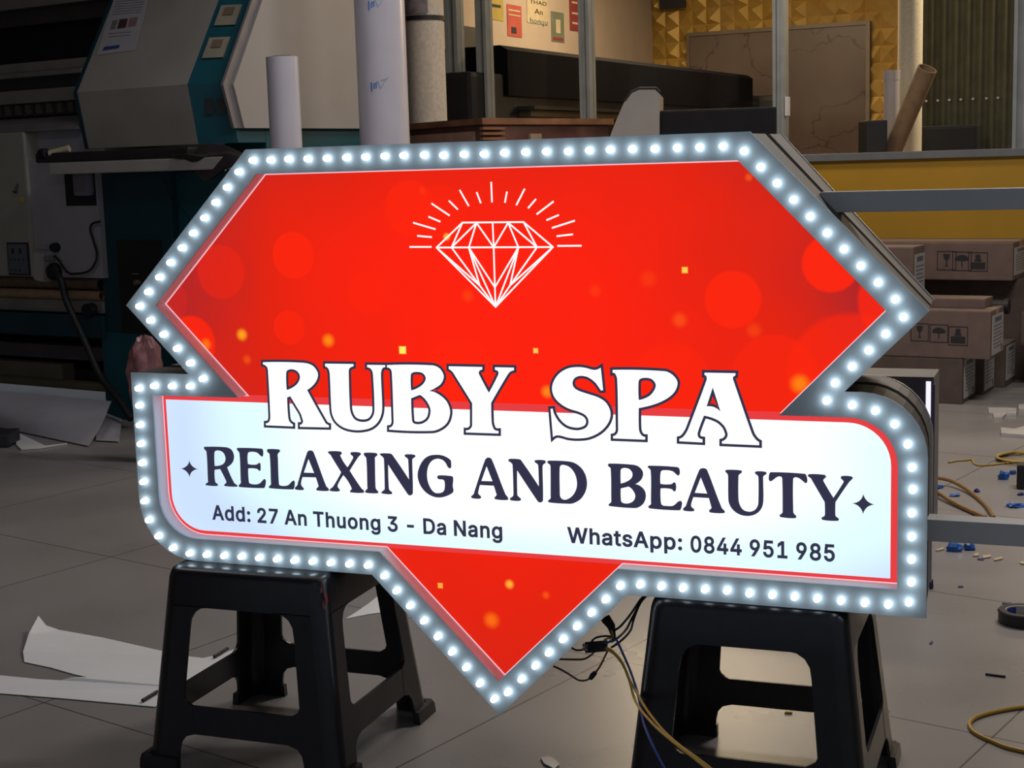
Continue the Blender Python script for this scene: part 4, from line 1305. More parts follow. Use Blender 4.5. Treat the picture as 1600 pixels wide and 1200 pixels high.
TITLE = {
    'R': (400, 550, 8, ['88,128 580,134* 700,165* 765,240* 775,300* 750,370* 705,425* 640,475 868,885* 890,905* 912,915 912,942 550,935 550,908 575,900* 590,868* 580,830* 560,770* 500,670* 430,553 390,567 402,800* 415,860* 440,890* 463,905 463,930 125,915 125,890 160,878* 177,845* 180,790* 152,240* 143,195* 120,168* 88,155',
                        '385,475 378,262* 395,228* 450,215* 515,240* 550,300* 535,370* 480,430*']),
    'U': (490, 550, 8, ['145,145 500,150 500,180 470,188* 445,212* 440,262* 455,700* 475,780* 520,845* 600,873* 690,860* 745,800* 762,720* 745,300* 735,240* 710,205* 670,190 670,160 896,163 896,190 865,200* 847,240* 843,300* 858,690* 845,790* 800,880* 720,945* 600,975* 480,972* 370,940* 280,870* 235,780* 222,690* 205,300* 195,230* 175,195* 145,180']),
    'B': (590, 550, 8, ['118,163 680,166* 770,200* 820,270* 825,330* 790,400* 720,450* 645,487 740,515* 850,600* 900,700* 905,780* 870,880* 790,950* 680,985* 145,970 145,945 180,930* 200,890* 200,820* 180,270* 165,215* 118,192',
                        '420,480 415,295* 430,262* 490,248* 565,265* 602,320* 585,380* 520,440*', '420,578 530,535 600,595* 655,690* 662,760* 635,840* 570,890* 500,903* 445,885* 430,840*']),
    'Y': (670, 550, 8, ['250,178 670,187 668,220 640,230* 625,255* 635,290* 752,510 868,285* 872,250* 860,235* 828,222 828,190 1065,195 1065,230 1020,245* 985,285* 780,635 785,860* 795,920* 820,970* 872,985 872,1018 465,1005 465,978 510,968* 540,930* 543,870* 543,640 325,290* 295,245* 250,212']),
    'S': (840, 560, 8, ['790,115 740,140* 690,142* 600,118* 500,108* 380,125* 270,190* 200,290* 182,390* 212,485* 280,560* 380,622* 530,672* 605,715* 638,785* 615,855* 550,890* 470,897* 360,868* 270,795* 210,700* 190,628 163,630 193,985 235,962* 290,965* 380,990* 500,1000* 640,985* 770,925* 860,840* 908,740* 905,645* 850,548* 760,488* 640,447* 510,402* 455,362* 437,310* 455,255* 500,225* 560,218* 640,240* 720,300* 765,360* 792,400 820,398']),
    'P': (930, 560, 8, ['218,143 870,160* 960,200* 1020,270* 1028,330* 990,420* 900,500* 750,570* 545,620 545,850* 555,920* 585,965* 625,980 625,1015 225,1000 225,970 260,955* 285,915* 288,850* 275,260* 250,190* 218,180',
                        '545,520 542,295* 560,258* 620,242* 700,255* 752,310* 752,370* 700,450* 630,495*']),
    'A': (1040, 560, 8, ['487,178 875,185 872,215 850,225* 842,250* 850,280* 1075,930* 1105,985* 1140,1025* 1170,1045 1170,1085 705,1065 705,1035 745,1015* 775,970* 770,920* 730,840* 640,765* 480,715 410,900* 400,950* 415,990* 462,1010 462,1050 172,1035 172,1005 220,980* 270,910* 300,840* 510,280* 515,240* 505,215* 487,208',
                         '590,362 688,668 610,610* 513,600']),
}
LD = DEP - .0012
M_LETW = glow('lit_white_letter', (1.05, 1.05, 1.05), 1.0)
M_LETD = mat('navy_print', (0.012, 0.012, 0.03), 0.5, vary=0, emit=(0.028, 0.029, 0.062), estr=1.0)
OW = 4.0 * PXM
for word in ('RUBY', 'SPA'):
    wm, dm = MB(), MB()
    for k in word:
        ox, oy, sc, cs_ = TITLE[k]
        loops = [contour(c_, ox, oy, sc, LD) for c_ in cs_]
        wm.flat(loops, fy(LD - .0004))
        dm.flat([inset(loops[0], -OW)] + [inset(l, OW) for l in loops[1:]], fy(LD))
    dm.build('title_outline', M_LETD, wpn)
    wm.build('title_lettering', M_LETW, wpn)

TAG = [
    (270, 680, 10, ['485,195* 500,180* 830,188* 915,225* 955,310* 950,390* 915,450* 850,500 960,745* 1010,785* 1000,805* 815,795* 800,780* 835,740* 830,710* 740,530 655,540 665,730* 705,770* 695,793* 525,783* 512,765* 550,730* 548,700* 525,260* 495,220*', '655,480 650,275* 665,248* 710,238* 780,265* 820,340* 815,410* 770,460*']),
    (270, 680, 10, ['1000,210* 1015,197* 1390,210* 1410,235* 1412,310* 1395,335* 1370,320* 1310,270* 1200,262* 1172,290* 1175,450 1300,460* 1355,430* 1370,450* 1372,540* 1358,560* 1310,525* 1178,520 1188,720* 1205,755* 1300,768* 1360,750* 1420,690* 1445,690* 1455,720* 1440,810* 1415,828* 1045,810* 1028,790* 1062,745* 1060,700* 1040,280* 1005,230*']),
    (400, 680, 10, ['170,240* 185,217* 355,222* 378,245* 340,295* 342,350* 358,750* 375,785* 490,785* 570,715* 597,712* 607,750* 595,835* 575,848* 215,828* 200,805* 232,770* 232,730* 212,300* 178,262*']),
    (400, 680, 10, ['800,265* 830,240* 870,240* 900,265* 1095,790* 1140,845* 1130,870* 960,865* 940,845* 975,800* 970,770* 935,660 730,655 705,740* 712,790* 748,835* 735,857* 625,850* 605,828* 645,780* 655,740*', '820,372 908,590 748,585']),
    (500, 690, 10, ['125,170* 145,150* 320,155* 342,185* 318,220* 430,400 515,260* 515,235* 475,190* 490,165* 620,170* 640,195* 600,240* 465,455 640,720* 690,775* 680,800* 485,795* 468,775* 495,730* 365,525 280,670* 278,710* 310,755* 295,778* 165,772* 150,752* 205,700* 330,480 185,245* 165,210*']),
    (500, 690, 10, ['683,195* 700,173* 880,180* 898,210* 862,245* 860,300* 868,700* 880,745* 912,785* 900,808* 720,800* 703,778* 738,735* 738,690* 722,260* 690,215*']),
    (500, 690, 10, ['935,200* 955,183* 1100,187* 1130,205* 1390,590 1378,300* 1372,270* 1322,225* 1335,200* 1475,205* 1492,232* 1448,270* 1442,310* 1452,800* 1430,835* 1390,838* 1365,815* 1065,360 1075,720* 1085,755* 1128,795* 1115,822* 975,812* 957,793* 1005,750* 1010,710* 998,280* 985,245*']),
    (590, 690, 10, ['920,205* 1010,215* 1090,250* 1140,290* 1150,330* 1148,405* 1125,418* 1095,395* 1060,330* 1010,285* 930,268* 850,300* 795,380* 772,500* 785,620* 830,730* 890,795* 960,805* 1020,785* 1045,740* 1048,640* 1030,600* 950,585* 930,555* 950,528* 1150,538* 1180,560* 1175,700* 1187,770* 1165,805* 1080,850* 980,873* 870,860* 750,790* 660,670* 625,530* 650,400* 720,280* 810,220*']),
    (720, 700, 10, ['375,195* 410,153* 455,153* 488,185* 695,715* 740,780* 730,812* 545,803* 525,780* 558,735* 550,700* 515,590 300,578 275,680* 275,715* 318,765* 300,792* 180,785* 160,762* 200,720* 212,680*', '403,285 495,520 322,515']),
    (720, 700, 10, ['742,195* 760,170* 915,175* 945,195* 1220,600 1210,300* 1200,255* 1152,215* 1165,190* 1305,192* 1330,220* 1285,265* 1278,310* 1285,815* 1260,848* 1215,845* 1185,810* 880,350 882,700* 890,745* 940,795* 925,825* 785,818* 765,793* 815,750* 822,710* 808,270* 795,240*']),
    (820, 700, 10, ['352,215* 375,197* 660,207* 780,235* 890,320* 955,440* 972,570* 945,690* 870,800* 770,860* 700,872* 385,852* 362,825* 400,790* 402,740* 400,290* 390,260* 358,235*', '545,330* 560,275* 610,265* 700,300* 780,400* 815,540* 800,650* 740,750* 650,805* 590,800* 555,760* 548,700*']),
    (940, 700, 10, ['98,265* 115,242* 480,260* 570,285* 635,350* 648,420* 615,500* 525,565 600,590* 670,660* 692,750* 665,850* 600,915* 520,940* 125,908* 108,885* 148,845* 150,800* 140,320* 105,285*', '300,555 298,355* 310,325* 370,312* 440,335* 482,400* 465,470* 400,520*', '300,632 420,603 480,650* 525,740* 505,815* 440,860* 360,865* 315,845* 302,800*']),
    (940, 700, 10, ['720,295* 740,275* 1185,298* 1215,325* 1222,400* 1195,432* 1170,415* 1100,360* 960,348* 925,375* 920,560 1085,565* 1135,535* 1160,560* 1162,650* 1138,680* 1090,642* 922,632 925,830* 945,890* 1020,905* 1120,900* 1200,835* 1240,828* 1258,860* 1240,950* 1215,975* 755,945* 728,915* 768,880* 770,830* 765,350*']),
    (1050, 710, 10, ['425,245* 465,217* 520,220* 550,245* 775,830* 825,890* 810,918* 600,908* 578,880* 615,840* 608,800* 575,682 335,668 300,780* 305,820* 348,860* 335,888* 190,880* 172,852* 215,805* 230,760*', '450,360 550,612 356,600']),
    (1050, 710, 10, ['830,262* 855,240* 1080,250* 1092,280* 1045,320* 1038,370* 1040,700* 1065,800* 1120,870* 1210,895* 1290,870* 1340,800* 1350,700* 1350,370* 1340,335* 1295,290* 1315,265* 1460,272* 1478,300* 1430,340* 1425,390* 1428,720* 1400,840* 1320,925* 1200,962* 1060,940* 950,865* 890,760* 878,650* 875,340* 865,305*']),
    (1150, 720, 10, ['520,205* 545,177* 1075,203* 1100,230* 1115,320* 1090,350* 1060,330* 980,270* 915,260* 893,290* 895,780* 905,825* 942,865* 925,897* 700,880* 680,852* 722,815* 728,770* 722,290* 705,250* 650,250* 565,310* 535,320* 512,290*']),
    (1230, 720, 10, ['322,235* 345,208* 585,220* 607,250* 565,300* 585,350* 722,578 865,360* 880,320* 835,265* 860,237* 1000,243* 1025,270* 970,330* 755,645 752,820* 760,865* 808,910* 790,938* 560,925* 535,893* 582,860* 590,820* 585,645 390,310* 370,275*']),
]
for word in (TAG[:8], TAG[8:11], TAG[11:]):
    tm = MB()
    for ox, oy, sc, cs_ in word:
        tm.flat([contour(c_, ox, oy, sc, LD) for c_ in cs_], fy(LD))
    tm.build('tagline_word', M_LETD, wpn)
for ox, oy, sc, c_ in ((270, 680, 10, '258,385 300,478* 395,530 298,572* 265,660 215,570* 125,522 222,475*'), (1230, 720, 10, '1188,510 1248,625* 1370,685 1248,728* 1185,840 1128,722* 1005,663 1132,622*')):
    MB().flat([contour(c_, ox, oy, sc, LD)], fy(LD)).build('star', M_LETD, wpn)
# plain sans capitals, small letters and figures: (advance, outlines) with capitals 509 high
GLYPHS = {
    'A': (480, ['16,0 201,509 276,509 463,0 395,0 287,302 280,323 272,346 264,372 255,402 244,438 232,478 245,478 233,437 222,402 213,371 204,345 197,322 191,302 85,0', '110,142 110,199 370,199 370,142']),
    'd': (424, ['195,-8 165,-6 137,3 111,16 89,34 70,57 55,84 43,116 36,151 34,189 36,227 43,261 55,293 70,320 89,342 112,361 137,374 165,382 196,384 218,383 237,379 253,373 267,364 278,355 287,346 295,336 301,327 306,319 311,319 311,509 372,509 372,0 313,0 313,59 307,59 301,50 295,41 287,31 277,21 266,12 252,4 236,-3 217,-7', '205,47 226,49 246,55 263,65 278,78 290,95 299,115 306,138 310,162 312,189 310,216 306,241 300,263 290,282 278,299 263,312 246,322 227,328 205,330 182,328 162,322 145,311 130,298 118,281 108,261 102,239 98,215 96,189 98,163 102,139 109,117 118,97 130,80 145,66 162,55 182,49']),
    ':': (188, ['95,-4 83,-3 73,1 63,9 55,18 51,29 50,41 51,53 55,64 63,73 73,81 83,85 95,87 107,85 118,81 128,73 135,64 140,53 141,41 140,29 135,18 128,9 118,1 107,-3', '95,271 83,272 73,277 63,284 55,294 51,304 50,316 51,328 55,339 63,349 73,356 83,360 95,362 107,360 118,356 128,349 135,339 140,328 141,316 140,304 135,294 128,284 118,277 107,272']),
    '2': (453, ['64,0 64,47 234,229 252,248 268,266 282,282 294,298 303,312 311,327 316,341 319,356 320,371 319,389 315,405 308,419 298,431 287,441 273,449 258,455 241,458 224,460 205,458 188,454 172,447 159,438 148,427 139,413 132,398 128,381 127,362 66,362 68,391 75,418 86,442 102,464 121,482 143,496 168,507 196,513 225,516 254,513 281,507 306,497 328,482 346,465 361,445 372,423 379,398 381,372 380,354 377,336 371,318 363,299 351,280 336,259 317,235 294,209 267,180 153,60 153,57 389,57 389,0']),
    '7': (453, ['97,0 323,448 323,452 62,452 62,509 391,509 391,449 165,0']),
    'n': (410, ['114,227 114,0 53,0 53,379 112,379 112,287 102,287 116,319 132,344 152,362 175,374 200,382 227,384 252,383 275,377 295,369 313,356 328,340 341,321 350,298 355,271 357,240 357,0 296,0 296,235 293,263 286,286 273,304 256,318 235,326 210,329 192,328 176,324 161,317 147,308 136,297 126,283 119,266 115,248']),
    'T': (449, ['32,452 32,509 417,509 417,452 257,452 257,0 193,0 193,452']),
    'h': (410, ['114,227 114,0 53,0 53,509 114,509 114,287 102,287 116,319 132,344 152,362 175,374 200,382 227,384 252,383 275,377 295,369 313,356 328,340 341,321 350,298 355,271 357,240 357,0 296,0 296,235 293,263 286,286 273,304 256,318 235,326 210,329 192,328 176,324 161,317 147,308 136,297 126,283 119,266 115,248']),
    'u': (410, ['182,-5 158,-3 135,2 115,11 97,23 82,39 69,59 60,82 54,109 53,139 53,379 114,379 114,144 116,117 124,94 137,75 154,61 175,53 200,50 218,51 234,55 249,62 263,71 274,83 283,97 290,113 295,132 296,153 296,379 357,379 357,0 298,0 298,92 307,92 294,60 277,35 257,17 234,5 209,-3']),
    'o': (415, ['207,-8 174,-5 144,3 117,16 93,35 72,58 56,85 44,116 37,150 34,187 37,225 44,260 56,291 72,318 93,341 117,360 144,374 174,382 207,384 241,382 271,374 299,360 323,341 343,318 359,291 371,260 379,225 381,187 379,150 371,116 359,85 343,58 323,35 299,16 271,3 241,-5', '207,46 231,49 252,55 270,66 285,80 298,97 307,117 314,139 318,163 319,187 318,212 314,236 307,258 298,278 285,296 270,310 252,321 231,328 207,330 184,328 163,321 145,310 130,296 118,278 108,258 102,236 98,212 96,187 98,163 102,139 108,117 118,97 130,80 145,66 163,55 184,49']),
    'g': (425, ['207,-151 180,-149 156,-146 134,-140 114,-132 97,-122 82,-110 70,-97 59,-84 51,-69 101,-41 107,-49 114,-57 122,-66 131,-74 142,-82 154,-88 169,-93 187,-96 207,-97 236,-95 261,-87 282,-75 298,-58 308,-34 311,-6 311,68 306,68 301,60 294,51 287,41 277,32 266,23 252,16 236,10 217,6 195,5 165,7 138,14 113,27 90,43 71,65 55,90 43,120 36,154 34,191 36,229 43,263 55,293 71,320 90,342 112,361 138,374 166,382 196,384 218,383 237,379 253,373 267,365 279,356 288,346 296,336 302,327 308,319 313,319 313,379 372,379 372,-9 370,-40 363,-67 350,-90 334,-109 314,-124 291,-136 265,-144 237,-149', '205,59 227,61 246,66 264,75 278,87 290,103 300,121 307,142 311,166 312,193 311,219 307,242 300,264 291,283 279,299 264,312 247,322 227,328 205,330 182,328 163,322 145,312 130,298 118,282 109,262 102,241 98,218 96,193 98,167 102,144 109,123 118,104 131,88 145,76 163,66 183,61']),
    '3': (453, ['218,-7 188,-5 159,1 133,10 108,22 88,38 70,57 57,79 48,104 44,132 109,132 112,115 118,100 126,87 137,76 150,66 165,59 182,54 200,51 219,50 239,51 258,55 275,61 291,69 304,80 315,93 323,108 328,125 329,145 328,163 323,180 316,196 306,211 292,223 275,234 254,241 229,246 201,248 157,248 157,299 288,448 288,452 70,452 70,509 372,509 372,461 211,278 211,289 247,290 279,286 308,276 333,262 354,244 371,222 383,198 391,173 393,145 390,116 383,90 370,66 354,45 333,27 309,12 281,2 251,-5']),
    '-': (453, ['337,244 337,188 114,188 114,244']),
    'D': (502, ['219,0 96,0 96,57 215,57 254,60 288,68 318,81 343,99 363,122 379,149 390,181 397,216 399,255 397,294 390,329 379,361 364,388 344,410 320,428 291,441 258,449 221,452 93,452 93,509 225,509 273,505 315,495 353,478 385,455 412,426 433,391 449,351 458,306 462,255 458,205 449,159 433,119 411,83 384,54 351,31 312,14 268,3', '125,509 125,0 60,0 60,509']),
    'a': (389, ['160,-9 137,-7 115,-3 94,5 76,15 60,29 48,45 38,63 32,84 30,108 32,128 36,146 43,161 53,174 64,184 78,193 92,200 108,206 125,211 143,214 161,217 178,220 200,223 218,225 234,227 247,229 257,231 265,235 271,240 274,246 276,255 276,257 275,272 272,285 267,297 260,307 251,315 240,322 227,327 212,330 196,331 178,330 163,327 149,322 137,316 127,309 118,301 110,292 104,283 100,274 41,291 51,313 64,331 79,346 95,358 114,368 133,375 153,380 173,383 194,384 208,384 223,382 239,379 255,375 271,369 286,360 300,350 312,336 322,320 330,301 335,278 337,251 337,0 277,0 277,52 272,52 267,43 260,34 252,25 242,16 229,8 215,1 199,-4 181,-7', '170,45 192,47 211,51 228,59 242,68 254,80 263,93 270,108 274,122 276,138 276,190 272,187 267,184 259,182 251,180 241,178 231,176 221,174 210,173 200,171 191,170 182,169 175,168 161,166 147,163 134,159 122,153 112,147 103,139 97,130 93,118 92,105 93,93 96,82 102,72 109,64 119,57 130,52 142,48 156,46']),
    'N': (523, ['60,0 60,509 136,509 343,183 349,174 355,163 363,151 371,137 379,122 388,107 396,90 405,73 414,55 405,54 403,72 402,90 401,108 400,126 399,142 399,157 399,171 399,184 399,195 399,509 463,509 463,0 387,0 202,290 194,303 186,317 177,331 168,346 159,363 148,381 136,402 123,425 108,452 119,454 120,429 121,406 122,384 123,363 124,345 124,328 125,313 125,301 125,291 125,0']),
    'W': (686, ['155,0 16,509 82,509 163,196 167,179 172,162 175,145 179,128 183,111 187,94 190,76 194,58 197,40 189,40 193,58 196,76 200,94 203,111 207,128 211,145 215,162 220,179 224,196 306,509 380,509 462,196 466,179 470,162 474,145 478,128 482,111 486,94 490,76 494,58 497,40 488,40 492,58 495,76 499,94 503,111 506,128 510,145 515,162 519,179 523,196 603,509 670,509 530,0 455,0 368,323 362,345 357,368 351,391 346,417 341,445 336,475 350,475 345,446 340,420 335,395 330,371 324,347 318,323 230,0']),
    't': (227, ['204,379 204,327 6,327 6,379', '65,471 126,471 126,98 127,83 130,70 136,61 144,55 156,51 170,50 175,50 180,50 185,51 191,52 197,53 202,54 213,2 207,0 200,-2 192,-3 184,-3 176,-4 168,-4 138,-1 113,7 92,21 77,41 68,64 65,93']),
    's': (365, ['182,-8 157,-7 133,-3 112,3 93,12 76,24 62,38 50,54 41,73 36,94 94,107 101,87 111,72 124,60 141,52 160,47 181,45 206,47 227,53 244,62 258,74 265,88 268,103 266,115 262,126 254,136 243,144 229,150 212,155 149,170 118,180 92,192 72,208 58,227 50,249 47,274 49,295 55,314 65,332 79,347 95,360 115,370 137,378 161,383 187,384 212,383 234,379 254,372 271,363 286,352 299,339 309,324 318,308 324,290 268,277 262,291 254,304 243,316 228,325 210,331 187,333 166,331 147,326 131,317 119,305 111,292 109,277 110,264 115,253 124,243 136,235 152,229 172,223 229,209 261,200 287,187 306,171 320,153 328,131 331,107 329,85 323,65 312,47 298,31 281,18 260,6 236,-2 210,-7']),
    'p': (424, ['53,-143 53,379 112,379 112,319 118,319 123,327 130,336 137,346 147,355 158,364 171,373 188,379 207,383 229,384 259,382 287,374 313,361 335,342 354,320 370,293 381,261 388,227 390,189 388,151 381,116 370,84 355,57 336,34 313,16 288,3 260,-6 229,-8 208,-7 189,-3 173,4 159,12 147,21 138,31 130,41 124,50 118,59 114,59 114,-143', '220,47 242,49 262,55 279,66 294,80 306,97 316,117 323,139 327,163 328,189 327,215 323,239 316,261 307,281 295,298 280,311 262,322 243,328 220,330 198,328 178,322 161,312 147,299 134,282 125,263 118,241 114,216 113,189 114,162 118,138 125,115 135,95 147,78 162,65 179,55 198,49']),
    '0': (453, ['227,-7 191,-3 158,7 130,24 105,48 85,77 69,113 57,155 50,202 48,254 50,306 57,353 69,395 85,431 106,461 130,484 159,502 191,512 227,516 262,512 295,502 323,484 348,461 368,431 384,395 396,353 403,306 405,254 403,202 396,155 384,113 368,77 348,48 323,24 295,7 263,-3', '227,50 250,52 271,60 290,74 306,92 320,116 330,144 338,176 342,213 344,254 342,295 338,332 330,365 320,393 306,416 290,435 271,449 250,457 227,460 203,457 182,449 163,435 147,416 134,393 123,365 115,332 111,295 109,254 111,213 115,176 123,144 134,116 147,92 163,74 182,60 203,52']),
    '8': (453, ['226,-7 193,-5 163,1 136,11 111,25 91,42 74,62 62,84 54,109 52,135 53,156 58,176 65,195 75,212 87,228 101,241 117,252 134,260 153,265 153,267 129,276 109,289 93,308 80,330 73,354 70,380 73,405 79,429 90,450 106,469 124,485 146,498 170,508 197,514 226,516 255,514 282,508 306,498 328,485 346,469 361,450 373,429 379,405 382,380 379,354 372,330 359,308 343,289 323,276 300,267 300,265 319,260 335,252 351,241 365,228 377,212 387,195 395,176 399,156 401,135 398,109 391,84 378,62 362,42 341,25 317,11 289,1 259,-5', '226,49 248,50 267,54 285,60 300,69 313,79 323,91 331,106 335,121 337,139 335,157 330,173 322,189 312,202 298,213 283,223 265,230 247,234 226,235 206,234 187,230 169,223 154,213 140,202 130,189 122,173 117,157 115,139 117,121 121,106 129,91 139,79 152,69 167,60 185,54 205,50', '226,290 244,291 260,294 274,300 287,308 298,318 307,330 314,344 318,359 319,376 318,392 314,407 308,420 299,432 288,442 275,449 260,455 244,459 226,460 208,459 192,455 177,449 164,442 153,432 145,420 138,407 134,392 133,376 134,359 138,344 145,330 154,318 165,308 178,300 193,294 209,291']),
    '4': (453, ['40,105 40,158 247,509 311,509 109,166 109,163 413,163 413,105', '282,0 282,121 282,146 282,318 343,318 343,0']),
    '9': (453, ['226,516 256,513 285,506 310,494 333,478 352,458 368,434 380,408 387,378 389,347 387,322 382,296 373,270 359,240 340,207 315,168 200,0 130,0 301,248 307,248 302,238 295,229 287,221 278,214 268,207 257,202 245,198 232,195 218,195 188,197 161,203 137,214 116,229 98,247 83,269 72,294 66,321 64,352 66,382 73,411 85,436 101,459 120,479 143,494 168,506 196,513', '226,460 207,459 190,454 174,446 160,435 148,423 138,407 131,390 127,372 125,352 127,331 131,313 138,295 148,280 160,268 174,257 190,250 207,245 226,243 245,245 263,249 279,257 293,267 305,280 314,295 322,312 326,330 327,350 326,371 322,390 314,407 305,422 293,435 279,446 263,454 245,459']),
    '5': (453, ['221,-7 192,-5 165,1 140,11 118,25 99,41 83,60 71,82 63,105 60,130 122,130 125,115 130,102 138,89 148,78 160,68 173,60 188,54 204,51 221,50 241,51 259,56 276,64 291,75 304,89 314,104 322,122 326,141 328,162 326,183 321,203 314,221 303,237 290,251 275,262 257,270 238,275 218,277 201,276 184,273 167,268 152,262 139,255 128,246 67,253 96,509 366,509 366,452 151,452 134,301 136,301 148,311 162,318 178,325 194,330 212,333 229,334 252,332 274,328 294,321 313,311 330,299 345,285 358,269 370,251 379,231 386,210 390,187 391,163 388,132 381,102 369,76 352,52 332,32 309,15 282,3 253,-4']),
    '1': (453, ['76,0 76,55 391,55 391,0', '276,509 276,0 212,0 212,448 209,448 86,358 86,427 198,509']),
}


def sans_text(body, u0, u1, v0, v1, fn, bold):
    loops, pen = [], 0
    for ch in body:
        if ch == ' ':
            pen += 190
            continue
        w_, L_s = GLYPHS[ch]
        ls = [[tuple(float(q_) for q_ in p_.split(',')) for p_ in l.split()] for l in L_s]
        hl = {'d': (1,), 'o': (1,), 'g': (1,), 'a': (1,), 'p': (1,), '0': (1,), '8': (1, 2), '9': (1,)}.get(ch, ())
        nl_ = []
        for q_, l in enumerate(ls):
            if ch == 'D' and q_ == 0:
                l = l[:]
            nl_.append([(x_ + pen, y_) for x_, y_ in (inset(l, bold) if q_ in hl else inset(l, -bold))])
        loops.append((nl_, hl))
        pen += w_ + bold * 1.5
    xs = [p_[0] for g_, _h in loops for l in g_ for p_ in l]
    x0, x1 = min(xs), max(xs)
    k = (v1 - v0) / (509 + 2 * bold)
    f_ = lambda x_, y_: (u0 + (x_ - x0) / (x1 - x0) * (u1 - u0), v0 + (y_ + bold) * k)
    mb_ = MB()
    for g_, hl in loops:
        mb_.flat([[f_(*p_) for p_ in l] for l in g_], fn, hl)
    return mb_


for nm, body, a_, b_2, capv in (('address_lettering', 'Add: 27 An Thuong 3 - Da Nang', (332, 814.7), (785, 839.5), ((341, 792), (341, 815.2))),
                               ('phone_label', 'WhatsApp:', (886.5, 847.2), (1066, 861), ((900, 823.2), (900, 848.2))),
                               ('phone_number', '0844 951 985', (1079, 862), (1304.5, 879), ((1100, 837.2), (1100, 863.6)))):
    p0, p1 = SF.hy(*a_, LD), SF.hy(*b_2, LD)
    c0, c1 = SF.hy(*capv[0], LD), SF.hy(*capv[1], LD)
    zb = (p0.z + p1.z) / 2
    sans_text(body, p0.x, p1.x, zb, zb + (c0.z - c1.z), lambda u, v: (u, LD, v), 23).build(nm, M_LETD, wpn)

# diamond emblem and its rays
def strokes(segs, w):
    mb_ = MB()
    for i, (a_, b_2) in enumerate(segs):
        p0, p1 = SF.hy(*a_, LD), SF.hy(*b_2, LD)
        A2_, B2_ = Vector((p0.x, p0.z)), Vector((p1.x, p1.z))
        d_ = (B2_ - A2_).normalized()
        n_2 = Vector((-d_.y, d_.x)) * w / 2
        A2_ -= d_ * w * .3
        B2_ += d_ * w * .3
        mb_.add([(v_.x, LD - i * 4e-6, v_.y) for v_ in (A2_ - n_2, B2_ - n_2, B2_ + n_2, A2_ + n_2)], [(0, 1, 2, 3)])
    return mb_
TL, TR, T1, T2, T3 = (722.5, 347.8), (818, 347), (744.5, 348.2), (769.7, 347.7), (794, 348)
GL, G1, G2, GC, G4, G5, GR = (682, 386.8), (705.5, 386.6), (732.5, 386.8), (771.4, 386.5), (810, 386.5), (839, 386.3), (864, 386)
TP, MI, K1, K2 = (774.4, 479.5), (773.2, 449), (749.5, 446), (797, 446)
segs = [(TL, TR), (GL, GR), (TL, GL), (TL, G1), (T1, G1), (T1, G2), (T1, GC), (T2, GC), (T3, GC), (T3, G4), (T3, G5), (TR, G5), (TR, GR),
        (GL, TP), (GL, K1), (G1, K1), (K1, TP), (G2, K1), (G2, TP), (G2, MI), (GC, MI), (MI, TP), (G4, MI), (G4, TP), (G4, K2), (G5, K2), (GR, K2), (K2, TP), (GR, TP)]
strokes(segs, 2.5 * PXM).build('diamond_emblem', M_LETW, rf)
q5 = lambda *v: [((620 + v[i] / 10, 270 + v[i + 1] / 10), (620 + v[i + 2] / 10, 270 + v[i + 3] / 10)) for i in range(0, len(v), 4)]
q6 = lambda *v: [((760 + v[i] / 10, 270 + v[i + 1] / 10), (760 + v[i + 2] / 10, 270 + v[i + 3] / 10)) for i in range(0, len(v), 4)]
rays = q5(205, 1158, 535, 1158, 325, 985, 540, 1005, 262, 782, 598, 880, 500, 688, 675, 762, 545, 482, 820, 665, 818, 440, 948, 568, 985, 275, 1120, 512, 1250, 310, 1310, 468, 1475, 150, 1487, 455) + \
    q6(320, 300, 290, 460, 595, 255, 470, 500, 770, 415, 655, 548, 1045, 450, 790, 645, 1125, 662, 945, 738, 1375, 750, 1030, 860, 1345, 962, 1105, 990, 1480, 1140, 1115, 1143)
for sg_ in rays:
    strokes([sg_], 2.6 * PXM).build('emblem_ray', M_LETW, rf)

